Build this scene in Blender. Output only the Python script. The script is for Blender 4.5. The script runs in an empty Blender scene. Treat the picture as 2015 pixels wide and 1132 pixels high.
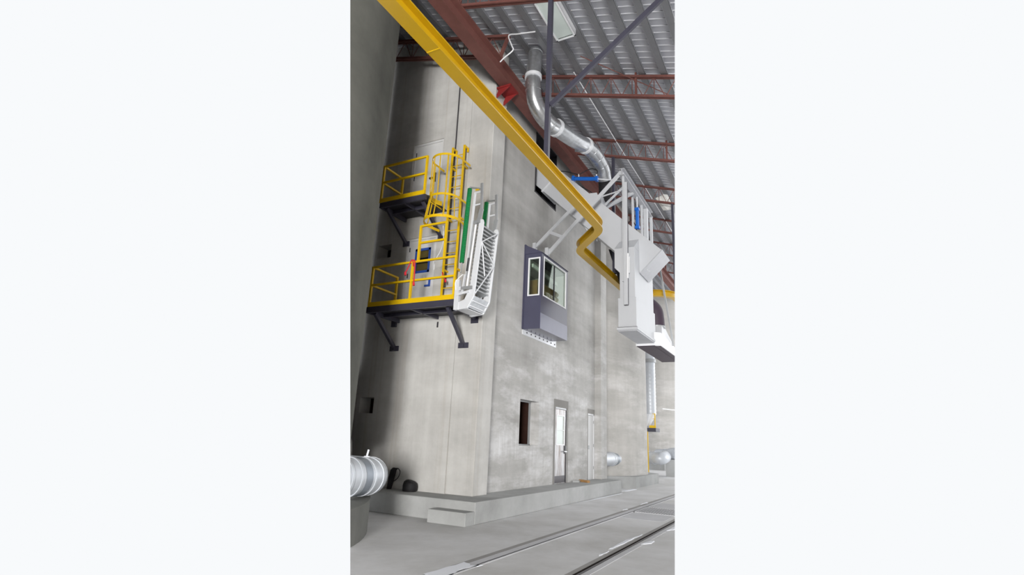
import bpy, bmesh, math, random
from mathutils import Vector as V, Matrix
random.seed(7)
PI = math.pi
SC = bpy.context.scene
COL = SC.collection

# ------------------------------------------------------------------ camera
YAW, PITCH, ROLL, FPX = 0.494293055, 0.273390309, 0.0443244796, 1060.30666
EYE = V((0, 0, 1.66))
fwd = V((math.cos(YAW) * math.cos(PITCH), math.sin(YAW) * math.cos(PITCH), math.sin(PITCH)))
rt0 = V((math.sin(YAW), -math.cos(YAW), 0))
up0 = rt0.cross(fwd)
rgt = rt0 * math.cos(ROLL) + up0 * math.sin(ROLL)
upv = -rt0 * math.sin(ROLL) + up0 * math.cos(ROLL)
cd = bpy.data.cameras.new('camera')
cam = bpy.data.objects.new('camera', cd)
COL.objects.link(cam)
M = Matrix((rgt, upv, -fwd)).transposed().to_4x4()
M.translation = EYE
cam.matrix_world = M
cd.sensor_width = 36
cd.lens = 36 * FPX / 2015
cd.clip_end = 300
SC.camera = cam

# ------------------------------------------------------------------ light
W = bpy.data.worlds.new('overcast_sky')
SC.world = W
W.use_nodes = True
bg = W.node_tree.nodes['Background']
bg.inputs[0].default_value = (0.939, 0.956, 0.973, 1)
bg.inputs[1].default_value = 1.0
vs = SC.view_settings
vs.view_transform = 'Standard'
vs.look = 'None'
vs.exposure = 0.0
vs.gamma = 1
vs.use_curve_mapping = False

# daylight through the big open doorway behind the camera and through the open far end of the shed
def area(name, loc, target, sx, sy, power, col):
    l = bpy.data.lights.new(name, 'AREA'); l.shape = 'RECTANGLE'; l.size = sx; l.size_y = sy; l.energy = power; l.color = col
    o = bpy.data.objects.new(name, l); COL.objects.link(o); o.location = loc
    o.rotation_euler = (V(target) - V(loc)).to_track_quat('-Z', 'Y').to_euler()
    return o
area('doorway_daylight', (-14.4, -4.3, 2.8), (10, 8.0, 4.0), 3.5, 5.3, 7300, (1.0, 0.985, 0.96))
sl = bpy.data.lights.new('far_end_daylight', 'SUN'); sl.energy = 0.45; sl.angle = math.radians(50); sl.color = (0.98, 0.985, 1.0)
so = bpy.data.objects.new('far_end_daylight', sl); COL.objects.link(so)
so.rotation_euler = (-V((math.cos(math.radians(-28)), math.sin(math.radians(-28)), math.tan(math.radians(17))))).to_track_quat('-Z', 'Y').to_euler()

area('far_silo_fill', (40, -5, 4.5), (39, 9.0, 4.0), 9, 6, 1300, (0.985, 0.99, 1.0))  # added fill lamp that brightens the far silos

area('tower_front_fill', (14, -5.95, 1.7), (14, 6.0, 2.4), 6, 3.0, 230, (0.985, 0.99, 1.0))  # added low fill lamp for tower front, floor and undersides

# The modelled part of the hall ends at two section planes (the limits of what the photo sees)
def _ray(px, py):
    return fwd * FPX + rgt * (px - 1007.5) - upv * (py - 566)
SEC = []
for px, s in ((689.3, 1), (1327.8, -1)):
    n = _ray(px, 1132).cross(_ray(px, 0)).normalized()
    if n.dot(fwd) < 0: n = -n
    SEC.append(n)

# ------------------------------------------------------------------ materials
def lin(r, g, b):
    f = lambda c: (c / 255) / 12.92 if c <= 10 else (((c / 255) + 0.055) / 1.055) ** 2.4
    return (f(r), f(g), f(b), 1)
def base_mat(name):
    m = bpy.data.materials.new(name); m.use_nodes = True
    nt = m.node_tree
    return m, nt, nt.nodes['Principled BSDF']
def N(nt, t, **k):
    n = nt.nodes.new(t)
    for a, b in k.items(): setattr(n, a, b)
    return n
def pos_noise(nt, scale, detail=4, rough=0.6, off=(0, 0, 0), dist=0.0):
    g = N(nt, 'ShaderNodeNewGeometry'); mp = N(nt, 'ShaderNodeMapping')
    mp.inputs['Scale'].default_value = scale; mp.inputs['Location'].default_value = off
    nt.links.new(g.outputs['Position'], mp.inputs['Vector'])
    n = N(nt, 'ShaderNodeTexNoise'); n.inputs['Scale'].default_value = 1; n.inputs['Distortion'].default_value = dist
    n.inputs['Detail'].default_value = detail; n.inputs['Roughness'].default_value = rough
    nt.links.new(mp.outputs[0], n.inputs['Vector'])
    return n.outputs['Fac']
def math_n(nt, op, a, b=None, clamp=False):
    n = N(nt, 'ShaderNodeMath', operation=op); n.use_clamp = clamp
    for i, v in enumerate((a, b)):
        if v is None: continue
        if isinstance(v, (int, float)): n.inputs[i].default_value = v
        else: nt.links.new(v, n.inputs[i])
    return n.outputs[0]
def mixc(nt, fac, a, b):
    n = N(nt, 'ShaderNodeMix', data_type='RGBA')
    if isinstance(fac, (int, float)): n.inputs[0].default_value = fac
    else: nt.links.new(fac, n.inputs[0])
    for i, v in ((6, a), (7, b)):
        if isinstance(v, tuple): n.inputs[i].default_value = v
        else: nt.links.new(v, n.inputs[i])
    return n.outputs[2]
def ramp(nt, fac, lo, hi):
    n = N(nt, 'ShaderNodeMapRange'); n.inputs[1].default_value = lo; n.inputs[2].default_value = hi
    nt.links.new(fac, n.inputs[0]); n.clamp = True
    return n.outputs[0]
def bump(nt, p, h, strength=0.1, dist=0.02):
    b = N(nt, 'ShaderNodeBump'); b.inputs['Strength'].default_value = strength; b.inputs['Distance'].default_value = dist
    nt.links.new(h, b.inputs['Height']); nt.links.new(b.outputs[0], p.inputs['Normal'])
def concrete(name, lo, hi, white=None, zmax=4.0, warm=None, vstreak=1.0, band=1.0, patch=(0.55, 0.72), rough=0.9, wamt=0.6):
    m, nt, p = base_mat(name)
    a = pos_noise(nt, (0.42, 0.42, 0.5), 8, 0.68, dist=0.15)
    b = pos_noise(nt, (2.4, 2.4, 0.13), 5, 0.65, (3, 7, 0))
    c = pos_noise(nt, (0.16, 0.16, 1.5), 6, 0.65, (9, 1, 4), dist=0.2)
    s = math_n(nt, 'ADD', math_n(nt, 'MULTIPLY', b, 0.18 * vstreak), math_n(nt, 'MULTIPLY', c, 0.34 * band))
    s = math_n(nt, 'ADD', s, math_n(nt, 'MULTIPLY', a, 1 - 0.18 * vstreak - 0.34 * band))
    f = ramp(nt, s, 0.31, 0.69)
    col = mixc(nt, f, lin(*lo), lin(*hi))
    if warm:
        w = ramp(nt, pos_noise(nt, (2.6, 2.6, 0.05), 4, 0.65, (1, 2, 3)), 0.55, 0.75)
        col = mixc(nt, math_n(nt, 'MULTIPLY', w, 0.5), col, lin(*warm))
    if white:
        g = N(nt, 'ShaderNodeNewGeometry'); sx = N(nt, 'ShaderNodeSeparateXYZ')
        nt.links.new(g.outputs['Position'], sx.inputs[0])
        zf = N(nt, 'ShaderNodeMapRange'); zf.inputs[1].default_value = zmax; zf.inputs[2].default_value = zmax * 0.55
        nt.links.new(sx.outputs[2], zf.inputs[0])
        w = ramp(nt, pos_noise(nt, (0.38, 0.38, 1.25), 9, 0.68, (5, 5, 2), dist=0.1), *patch)
        w = math_n(nt, 'MULTIPLY', w, zf.outputs[0])
        st = ramp(nt, pos_noise(nt, (6, 6, 0.6), 4, 0.7), 0.35, 0.65)
        w = math_n(nt, 'MULTIPLY', w, math_n(nt, 'ADD', math_n(nt, 'MULTIPLY', st, 0.5), 0.5))
        col = mixc(nt, math_n(nt, 'MULTIPLY', w, wamt), col, lin(*white))
    nt.links.new(col, p.inputs['Base Color'])
    p.inputs['Roughness'].default_value = rough
    p.inputs['Specular IOR Level'].default_value = 0.25
    bump(nt, p, pos_noise(nt, (14, 14, 9), 6, 0.65), 0.12, 0.02)
    return m
def paint(name, rgb, rough=0.4, var=0.12, metal=0.0, spec=0.5, scale=2.5):
    m, nt, p = base_mat(name)
    f = ramp(nt, pos_noise(nt, (scale,) * 3, 5, 0.65), 0.3, 0.7)
    c = lin(*rgb); d = tuple(x * (1 - var) for x in c[:3]) + (1,)
    nt.links.new(mixc(nt, f, d, c), p.inputs['Base Color'])
    p.inputs['Roughness'].default_value = rough; p.inputs['Metallic'].default_value = metal
    p.inputs['Specular IOR Level'].default_value = spec
    return m
def galv(name, rgb, rough=0.35, ribs=None):
    m, nt, p = base_mat(name)
    v = N(nt, 'ShaderNodeTexVoronoi'); v.inputs['Scale'].default_value = 14
    g = N(nt, 'ShaderNodeNewGeometry'); nt.links.new(g.outputs['Position'], v.inputs['Vector'])
    c = lin(*rgb); d = tuple(x * 0.78 for x in c[:3]) + (1,)
    nt.links.new(mixc(nt, v.outputs['Color'], d, c), p.inputs['Base Color'])
    nt.links.new(ramp(nt, v.outputs['Distance'], -1.5, 1.0), p.inputs['Roughness'])
    p.inputs['Metallic'].default_value = 0.85
    p.inputs['Roughness'].default_value = rough
    nt.links.remove(p.inputs['Roughness'].links[0]); p.inputs['Roughness'].default_value = rough
    return m

MT = {}
MT['wall'] = concrete('concrete_slipform', (140, 138, 135), (200, 199, 197), white=(236, 236, 238), zmax=6.5, patch=(0.48, 0.64))
MT['wall_side'] = concrete('concrete_slipform_side', (156, 154, 151), (214, 213, 210), warm=(150, 138, 122), vstreak=1.3, band=0.5)
MT['silo_dark'] = concrete('concrete_dark_grey', (86, 87, 82), (122, 122, 115), vstreak=0.6, band=0.4)  # darker grey than the other silos
MT['silo'] = concrete('concrete_pale', (150, 148, 144), (198, 195, 191), white=(240, 238, 238), zmax=9, wamt=0.4, patch=(0.50, 0.70))
MT['mortar'] = concrete('mortar_grey', (124, 122, 119), (150, 148, 145), vstreak=.4, band=.2)
MT['low_bounce'] = concrete('concrete_low_bounce', (62, 61, 60), (84, 83, 81), vstreak=0.5, band=0.3)  # darkened to cut bounced light from unseen walls and roof
MT['plinth'] = concrete('concrete_cast', (146, 147, 146), (186, 187, 187), vstreak=0.6, band=0.2)
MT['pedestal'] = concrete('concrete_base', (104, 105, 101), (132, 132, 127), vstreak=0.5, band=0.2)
MT['floor'] = concrete('concrete_trowelled', (188, 187, 185), (224, 224, 226), vstreak=0, band=0.0, rough=0.75)
MT['strip_dark'] = concrete('concrete_infill_dark', (140, 138, 136), (168, 166, 164), vstreak=0, band=0)
MT['strip_light'] = concrete('concrete_infill_pale', (180, 180, 182), (214, 214, 218), vstreak=0, band=0)
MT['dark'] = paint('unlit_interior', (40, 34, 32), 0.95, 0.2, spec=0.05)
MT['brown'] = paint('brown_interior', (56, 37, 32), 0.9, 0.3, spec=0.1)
MT['yellow'] = paint('safety_yellow_paint', (228, 186, 10), 0.38, 0.10)
MT['beam_yellow'] = paint('rail_yellow_paint', (192, 152, 10), 0.3, 0.08)
MT['rust'] = paint('red_oxide_primer', (118, 76, 70), 0.6, 0.25, spec=0.3)
MT['red'] = paint('dark_red_primer', (138, 42, 42), 0.55, 0.25, spec=0.3)
MT['dsteel'] = paint('dark_purple_grey_steel', (64, 63, 76), 0.42, 0.15)
MT['black_steel'] = paint('black_steel', (46, 45, 50), 0.5, 0.15)
MT['cab'] = paint('cab_slate_paint', (74, 74, 94), 0.22, 0.1)
MT['cab_skirt'] = paint('cab_skirt_sheen', (122, 124, 142), 0.24, 0.08)  # paler than the cab: gloss reflection put into the panel colour
MT['grey'] = paint('pale_grey_enamel', (188, 190, 194), 0.34, 0.04)
MT['grey2'] = paint('grey_enamel_end', (170, 171, 176), 0.4, 0.12, scale=7)
MT['white'] = paint('white_paint', (232, 233, 236), 0.4, 0.05)
MT['alu'] = paint('aluminium_white', (222, 224, 228), 0.35, 0.06, metal=0.15)
MT['tread'] = paint('steel_grating', (168, 170, 172), 0.45, 0.15, metal=0.4)
MT['galv'] = galv('galvanised_sheet', (206, 208, 211), 0.3)
MT['galv_dull'] = paint('galvanised_purlin', (138, 139, 143), 0.5, 0.15, metal=0.3)
MT['deck'] = paint('roof_deck_metal', (186, 187, 194), 0.45, 0.08, metal=0.3)
MT['rib'] = paint('roof_deck_rib_lit', (214, 215, 220), 0.4, 0.05, metal=0.2)  # paler than the deck: light caught on the ribs put into colour
MT['pipe'] = paint('pipe_jacket_white', (196, 200, 206), 0.42, 0.1, metal=0.25)
MT['pipe_grey'] = paint('pipe_jacket_grey', (140, 147, 156), 0.4, 0.1, metal=0.4)
MT['blue'] = paint('blue_enamel', (22, 98, 190), 0.3, 0.08)
MT['bluetape'] = paint('blue_tape', (44, 82, 170), 0.6, 0.1)
MT['green'] = paint('green_spring_coating', (30, 128, 72), 0.25, 0.15)
MT['rubber'] = paint('black_rubber', (26, 25, 28), 0.7, 0.1)
MT['purple'] = paint('dark_purple_rubber', (58, 44, 58), 0.55, 0.15)
MT['redstrap'] = paint('red_webbing', (214, 36, 52), 0.7, 0.15)
MT['wood'] = paint('plywood', (178, 138, 92), 0.7, 0.25, spec=0.2, scale=4)
MT['snow'] = paint('white_powder', (236, 238, 244), 0.9, 0.04, spec=0.2)
MT['doorwhite'] = paint('door_off_white', (208, 208, 208), 0.5, 0.06)
MT['lens'] = paint('diffuser_acrylic', (206, 216, 212), 0.35, 0.05)
MT['sheet'] = paint('white_plastic_sheet', (226, 226, 222), 0.5, 0.05)
MT['rail'] = paint('rail_steel', (86, 84, 88), 0.4, 0.2, metal=0.5)
def door_steel():
    m, nt, p = base_mat('brushed_door_steel')
    f = ramp(nt, pos_noise(nt, (6, 6, 1.2), 6, 0.7), 0.35, 0.7)
    nt.links.new(mixc(nt, f, lin(128, 118, 112), lin(196, 198, 202)), p.inputs['Base Color'])
    p.inputs['Metallic'].default_value = 0.55; p.inputs['Roughness'].default_value = 0.42
    return m
MT['door_steel'] = door_steel()
def glass():
    m = bpy.data.materials.new('window_glass'); m.use_nodes = True
    nt = m.node_tree; nt.nodes.clear()
    o = N(nt, 'ShaderNodeOutputMaterial'); t = N(nt, 'ShaderNodeBsdfTransparent'); g = N(nt, 'ShaderNodeBsdfGlossy')
    t.inputs[0].default_value = (0.80, 0.86, 0.80, 1); g.inputs['Roughness'].default_value = 0.02
    f = N(nt, 'ShaderNodeFresnel'); f.inputs[0].default_value = 1.6
    mx = N(nt, 'ShaderNodeMixShader')
    nt.links.new(math_n(nt, 'MULTIPLY', f.outputs[0], 0.55, True), mx.inputs[0])
    nt.links.new(t.outputs[0], mx.inputs[1]); nt.links.new(g.outputs[0], mx.inputs[2])
    nt.links.new(mx.outputs[0], o.inputs[0])
    return m
MT['glass'] = glass()

# ------------------------------------------------------------------ mesh helpers
def B(): return bmesh.new()
def face(bm, pts):
    try: return bm.faces.new([bm.verts.new(p) for p in pts])
    except ValueError: return None
def box(bm, a, b):
    x0, y0, z0 = [min(i, j) for i, j in zip(a, b)]; x1, y1, z1 = [max(i, j) for i, j in zip(a, b)]
    v = [bm.verts.new(p) for p in ((x0, y0, z0), (x1, y0, z0), (x1, y1, z0), (x0, y1, z0), (x0, y0, z1), (x1, y0, z1), (x1, y1, z1), (x0, y1, z1))]
    for f in ((3, 2, 1, 0), (4, 5, 6, 7), (0, 1, 5, 4), (1, 2, 6, 5), (2, 3, 7, 6), (3, 0, 4, 7)): bm.faces.new([v[i] for i in f])
    return bm
def prism(bm, poly, vec):
    vec = V(vec); n = len(poly)
    a = [bm.verts.new(V(p)) for p in poly]; b = [bm.verts.new(V(p) + vec) for p in poly]
    bm.faces.new(a); bm.faces.new(b[::-1])
    for i in range(n): bm.faces.new([a[i], b[i], b[(i + 1) % n], a[(i + 1) % n]])
    return bm
def loft(bm, rings, closed=True, caps=True):
    R = [[bm.verts.new(V(p)) for p in r] for r in rings]; n = len(R[0])
    for i in range(len(R) - 1):
        for j in range(n if closed else n - 1):
            bm.faces.new([R[i][j], R[i][(j + 1) % n], R[i + 1][(j + 1) % n], R[i + 1][j]])
    if caps: bm.faces.new(R[0][::-1]); bm.faces.new(R[-1])
    return bm
def bar(bm, p0, p1, w, h=None, up=(0, 0, 1)):
    h = h or w; p0, p1 = V(p0), V(p1); d = (p1 - p0).normalized(); u = V(up)
    if abs(d.dot(u)) > 0.98: u = V((0, 1, 0))
    s = d.cross(u).normalized(); u = s.cross(d)
    q = [s * (i * w / 2) + u * (j * h / 2) for i, j in ((-1, -1), (1, -1), (1, 1), (-1, 1))]
    return loft(bm, [[p0 + k for k in q], [p1 + k for k in q]])
def tube(bm, pts, r, n=12, caps=True):
    pts = [V(p) for p in pts]; m = len(pts); rs = r if isinstance(r, (list, tuple)) else [r] * m
    t = [(pts[min(i + 1, m - 1)] - pts[max(i - 1, 0)]).normalized() for i in range(m)]
    u = V((0, 0, 1)) if abs(t[0].z) < 0.9 else V((0, 1, 0))
    rings = []
    for i in range(m):
        s = t[i].cross(u).normalized(); u = s.cross(t[i]).normalized()
        rings.append([pts[i] + (s * math.cos(2 * PI * k / n) + u * math.sin(2 * PI * k / n)) * rs[i] for k in range(n)])
    return loft(bm, rings, True, caps)
def spline(pts, k=6):
    P = [V(p) for p in pts]; P = [P[0] * 2 - P[1]] + P + [P[-1] * 2 - P[-2]]; out = []
    for i in range(1, len(P) - 2):
        a, b, c, d = P[i - 1:i + 3]
        for j in range(k):
            t = j / k
            out.append(0.5 * ((2 * b) + (c - a) * t + (2 * a - 5 * b + 4 * c - d) * t * t + (3 * b - a - 3 * c + d) * t ** 3))
    out.append(P[-2]); return out
def fillet(pts, r, k=7):
    pts = [V(p) for p in pts]; out = [pts[0]]
    for i in range(1, len(pts) - 1):
        a, b, c = pts[i - 1:i + 2]; u = (a - b).normalized(); w = (c - b).normalized()
        th = u.angle(w); L = min(r / math.tan(th / 2), (a - b).length * 0.49, (c - b).length * 0.49)
        p0, p1 = b + u * L, b + w * L
        for j in range(k + 1):
            t = j / k; out.append(p0 * (1 - t) ** 2 + b * 2 * t * (1 - t) + p1 * t * t)
    out.append(pts[-1]); return out
def sweep_flat(bm, pts, prof):
    pts = [V(p) for p in pts]; m = len(pts); rings = []
    for i in range(m):
        d = (pts[min(i + 1, m - 1)] - pts[max(i - 1, 0)]); d.z = 0; d.normalize(); s = V((d.y, -d.x, 0))
        rings.append([pts[i] + s * a + V((0, 0, b)) for a, b in prof])
    return loft(bm, rings)
def ibeam_prof(w, h, tf, tw):
    a, b = w / 2, tw / 2
    return [(-a, 0), (a, 0), (a, tf), (b, tf), (b, h - tf), (a, h - tf), (a, h), (-a, h), (-a, h - tf), (-b, h - tf), (-b, tf), (-a, tf)]
def ring_cyl(cx, cy, r, n, a0=0.0):
    return [(cx + r * math.cos(a0 + 2 * PI * i / n), cy + r * math.sin(a0 + 2 * PI * i / n)) for i in range(n)]
def section(bm, fill=True):
    for n in SEC:
        r = bmesh.ops.bisect_plane(bm, geom=bm.verts[:] + bm.edges[:] + bm.faces[:], plane_co=EYE, plane_no=n, clear_inner=True, dist=1e-5)
        if fill:
            e = [g for g in r['geom_cut'] if isinstance(g, bmesh.types.BMEdge)]
            if e: bmesh.ops.holes_fill(bm, edges=e, sides=0)
LOC = {}
def link(name, bm, mat, parent=None, cut=False, smooth=False, fill=True, bevel=0.0):
    """link a mesh whose vertices are in hall coordinates; its origin goes to its root's base (parts) or its own base"""
    if cut: section(bm, fill)
    bmesh.ops.remove_doubles(bm, verts=bm.verts[:], dist=1e-5)
    bmesh.ops.recalc_face_normals(bm, faces=bm.faces[:])
    if not bm.verts: bm.free(); return None
    if parent is None:
        xs = [v.co for v in bm.verts]
        o0 = V(((min(p.x for p in xs) + max(p.x for p in xs)) / 2, (min(p.y for p in xs) + max(p.y for p in xs)) / 2, min(p.z for p in xs)))
    else: o0 = LOC[parent.name]
    bmesh.ops.translate(bm, verts=bm.verts[:], vec=-o0)
    me = bpy.data.meshes.new(name); bm.to_mesh(me); bm.free()
    if smooth:
        for p in me.polygons: p.use_smooth = True
        me.set_sharp_from_angle(angle=math.radians(40))
    me.materials.append(MT[mat])
    o = bpy.data.objects.new(name, me); COL.objects.link(o)
    if parent is None: o.location = o0
    else: o.parent = parent
    LOC[o.name] = o0
    if bevel:
        b = o.modifiers.new('bevel', 'BEVEL'); b.width = bevel; b.segments = 2; b.limit_method = 'ANGLE'
    return o
def tag(o, label, cat, group=None):
    if o is None: return None
    o['label'] = label; o['category'] = cat
    if group: o['group'] = group
    return o
def thing(name, label, cat, loc, group=None):
    o = bpy.data.objects.new(name, None); COL.objects.link(o); o.location = loc; o.empty_display_size = 0.2
    LOC[o.name] = V(loc); return tag(o, label, cat, group)
def struct(name, bm, mat, parent=None, **k):
    o = link(name, bm, mat, parent, **k)
    if o and parent is None: o['kind'] = 'structure'
    return o
ORD = ['first', 'second', 'third', 'fourth', 'fifth', 'sixth', 'seventh', 'eighth', 'ninth', 'tenth', 'eleventh', 'twelfth', 'thirteenth', 'fourteenth', 'fifteenth', 'sixteenth', 'seventeenth', 'eighteenth', 'nineteenth', 'twentieth']

# ------------------------------------------------------------------ dimensions
XW, XE = 10.58, 19.75          # tower: left face, right end
YP, YR = 6.45, 6.67            # pilaster face, recessed front face
ZP = 0.42                      # plinth top
SL = 0.31                      # roof slope
def zc(y): return 11.76 + SL * (y - 6)     # top of the joists
def zd(y): return zc(y) + 0.14             # underside of the deck

# ------------------------------------------------------------------ floor
bm = B(); box(bm, (-0.5, -1.0, -0.2), (75, 30, 0)); struct('floor', bm, 'floor', cut=True)

# the rest of the hall behind and above the camera: end wall with the open doorway, opposite wall, roof, floor
def side_of(n, bm, keep=1):
    r = bmesh.ops.bisect_plane(bm, geom=bm.verts[:] + bm.edges[:] + bm.faces[:], plane_co=EYE, plane_no=n * keep, clear_inner=True, dist=1e-5)
    e = [g for g in r['geom_cut'] if isinstance(g, bmesh.types.BMEdge)]
    if e: bmesh.ops.holes_fill(bm, edges=e, sides=0)
def plane_px(a, b, toward):
    n = _ray(*a).cross(_ray(*b)).normalized()
    return n if n.dot(toward) > 0 else -n
N_RIGHT = plane_px((2060, 0), (2060, 1132), rgt)
N_TOP = plane_px((0, -30), (2015, -30), upv)
N_BOT = plane_px((0, 1165), (2015, 1165), -upv)
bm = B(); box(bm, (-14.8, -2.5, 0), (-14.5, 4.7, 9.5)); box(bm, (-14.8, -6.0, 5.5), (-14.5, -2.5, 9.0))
struct('wall_near_end', bm, 'low_bounce')
bm = B(); box(bm, (-1.3, 3.35, 0), (-1.0, 13.4, 11.1)); box(bm, (-14.8, 3.35, 0), (-1.3, 3.65, 11.1)); struct('light_block_near', bm, 'low_bounce')  # unseen wall added so its edge shades the tower's left face
bm = B(); box(bm, (-14.8, -6.3, 0), (11, -6.0, 8.2)); box(bm, (17, -6.3, 0), (60, -6.0, 8.2)); box(bm, (11, -6.3, 3.3), (17, -6.0, 8.2)); side_of(N_RIGHT, bm); struct('wall_opposite', bm, 'silo')  # low opening added to suit the fill lamp
bm = B(); prism(bm, [(-14.8, -6.3, zd(-6.3) + .08), (-14.8, 13.4, zd(13.4) + .08), (-14.8, 13.4, zd(13.4) + .14), (-14.8, -6.3, zd(-6.3) + .14)], (75, 0, 0)); side_of(N_TOP, bm); struct('ceiling_near', bm, 'low_bounce')
bm = B(); box(bm, (-14.8, -6.3, -.2), (60, 13.4, -.003)); side_of(N_BOT, bm); struct('floor_near', bm, 'floor')

# ------------------------------------------------------------------ tower walls
def wall_rects(u0, u1, v0, v1, holes):
    us = sorted({u0, u1} | {h[0] for h in holes} | {h[1] for h in holes}); vv = sorted({v0, v1} | {h[2] for h in holes} | {h[3] for h in holes})
    for i in range(len(us) - 1):
        for j in range(len(vv) - 1):
            cu, cv = (us[i] + us[i + 1]) / 2, (vv[j] + vv[j + 1]) / 2
            if not any(h[0] < cu < h[1] and h[2] < cv < h[3] for h in holes): yield us[i], us[i + 1], vv[j], vv[j + 1]
OP_CHUTE = (13.55, 15.19, 8.98, 11.05); OP_WIN = (13.13, 14.34, 1.5, 2.7); OP_D1 = (15.53, 16.48, ZP, 2.66); OP_D2 = (18.42, 19.09, ZP, 2.63)
OP_CAB = (13.25, 14.85, 4.75, 6.6)
ZT = zd(YR) + 0.02
bm = B()
for a, b, c, d in wall_rects(11.21, 19.1, ZP, ZT, [OP_CHUTE, OP_WIN, OP_D1, OP_D2, OP_CAB]): box(bm, (a, YR, c), (b, YR + 0.5, d))
bmesh.ops.remove_doubles(bm, verts=bm.verts[:], dist=1e-4)
struct('wall_front', bm, 'wall')
bm = B(); prism(bm, [(XW, YP, ZP), (11.21, YP, ZP), (11.21, YR + 0.5, ZP), (XW, YR + 0.5, ZP)], (0, 0, zd(YP) - ZP + 0.02))
o = struct('wall_front_pilaster', bm, 'wall_side', bevel=0.015)
bm = B(); box(bm, (19.1, 6.42, ZP), (XE, YR + 0.5, zd(YP)))
struct('wall_right_pilaster', bm, 'wall', bevel=0.015)
HOLE_A = (9.46, 9.93, 6.23, 6.61); HOLE_B = (9.49, 9.95, 2.12, 2.51); LD = (7.97, 8.93, 4.52, 6.66); UD = (8.02, 9.03, 7.32, 9.5)
bm = B()
for a, b, c, d in wall_rects(YR + 0.5, 13.5, ZP, 14.2, [HOLE_A, HOLE_B, LD, UD]): box(bm, (XW, a, c), (XW + 0.4, b, d))
bmesh.ops.remove_doubles(bm, verts=bm.verts[:], dist=1e-4)
struct('wall_left', bm, 'wall_side', cut=True)
bm = B(); box(bm, (XE - 0.3, YR + 0.5, ZP), (XE, 13, 13.5)); struct('wall_right', bm, 'wall', cut=True)
bm = B(); box(bm, (6.5, 13.5, 0), (20, 13.8, 15)); struct('wall_rear', bm, 'low_bounce', cut=True)
# unseen walls added behind the left silo to keep light out of the gap
d0 = V((math.cos(math.radians(43.9)), math.sin(math.radians(43.9)), 0))
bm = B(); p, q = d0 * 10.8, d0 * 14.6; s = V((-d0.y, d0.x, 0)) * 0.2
prism(bm, [p + V((0, 0, -.01)), q, q + s, p + s], (0, 0, 14)); struct('gap_light_block', bm, 'low_bounce', cut=True)
nn = SEC[0]
def on_sec(x, z): return V((x, (nn.dot(EYE) - nn.x * x - nn.z * z) / nn.y, z)) + nn * .004
bm = B(); prism(bm, [on_sec(8.75, ZP), on_sec(10.7, ZP), on_sec(10.7, 3.2), on_sec(8.0, 3.2), on_sec(8.0, 1.3), on_sec(8.75, 1.3)], nn * .03); struct('gap_light_block_low', bm, 'low_bounce', cut=True)  # added light block lying along the left section plane
# dark rooms behind the openings
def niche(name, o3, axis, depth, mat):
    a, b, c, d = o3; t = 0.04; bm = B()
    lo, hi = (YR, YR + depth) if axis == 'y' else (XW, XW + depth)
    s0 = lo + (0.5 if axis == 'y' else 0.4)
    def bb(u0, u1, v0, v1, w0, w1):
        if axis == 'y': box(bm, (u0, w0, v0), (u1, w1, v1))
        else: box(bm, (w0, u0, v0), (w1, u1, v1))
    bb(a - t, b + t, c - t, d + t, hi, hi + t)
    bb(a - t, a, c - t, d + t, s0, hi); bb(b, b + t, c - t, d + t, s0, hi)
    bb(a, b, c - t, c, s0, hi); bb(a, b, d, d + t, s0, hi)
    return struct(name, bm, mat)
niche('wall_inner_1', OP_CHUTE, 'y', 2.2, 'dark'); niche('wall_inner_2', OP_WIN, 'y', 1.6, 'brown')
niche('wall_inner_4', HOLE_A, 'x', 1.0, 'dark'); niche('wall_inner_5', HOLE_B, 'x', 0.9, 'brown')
# lining of the chute opening
a, b, c, d = OP_CHUTE; bm = B()
for q in (((a, YR - .01, c), (a + .04, YR + .5, d)), ((b - .04, YR - .01, c), (b, YR + .5, d)), ((a, YR - .01, c), (b, YR + .5, c + .04)), ((a, YR - .01, d - .04), (b, YR + .5, d))): box(bm, *q)
struct('trim_1', bm, 'black_steel')
# lower window opening: steel sub-frame half way into the reveal
a, b, c, d = OP_WIN; bm = B(); y = YR + 0.27
for q in (((a, y, c), (a + .04, y + .05, d)), ((b - .04, y, c), (b, y + .05, d)), ((a, y, c), (b, y + .05, c + .03)), ((a, y, d - .03), (b, y + .05, d))): box(bm, *q)
wf = struct('window_1', bm, 'tread')
bm = B(); y += .05
for q in (((a, y, c), (a + .03, YR + .52, d)), ((b - .03, y, c), (b, YR + .52, d)), ((a, y, c), (b, YR + .52, c + .02)), ((a, y, d - .02), (b, YR + .52, d))): box(bm, *q)
link('inner_lining', bm, 'brown', wf)

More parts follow.
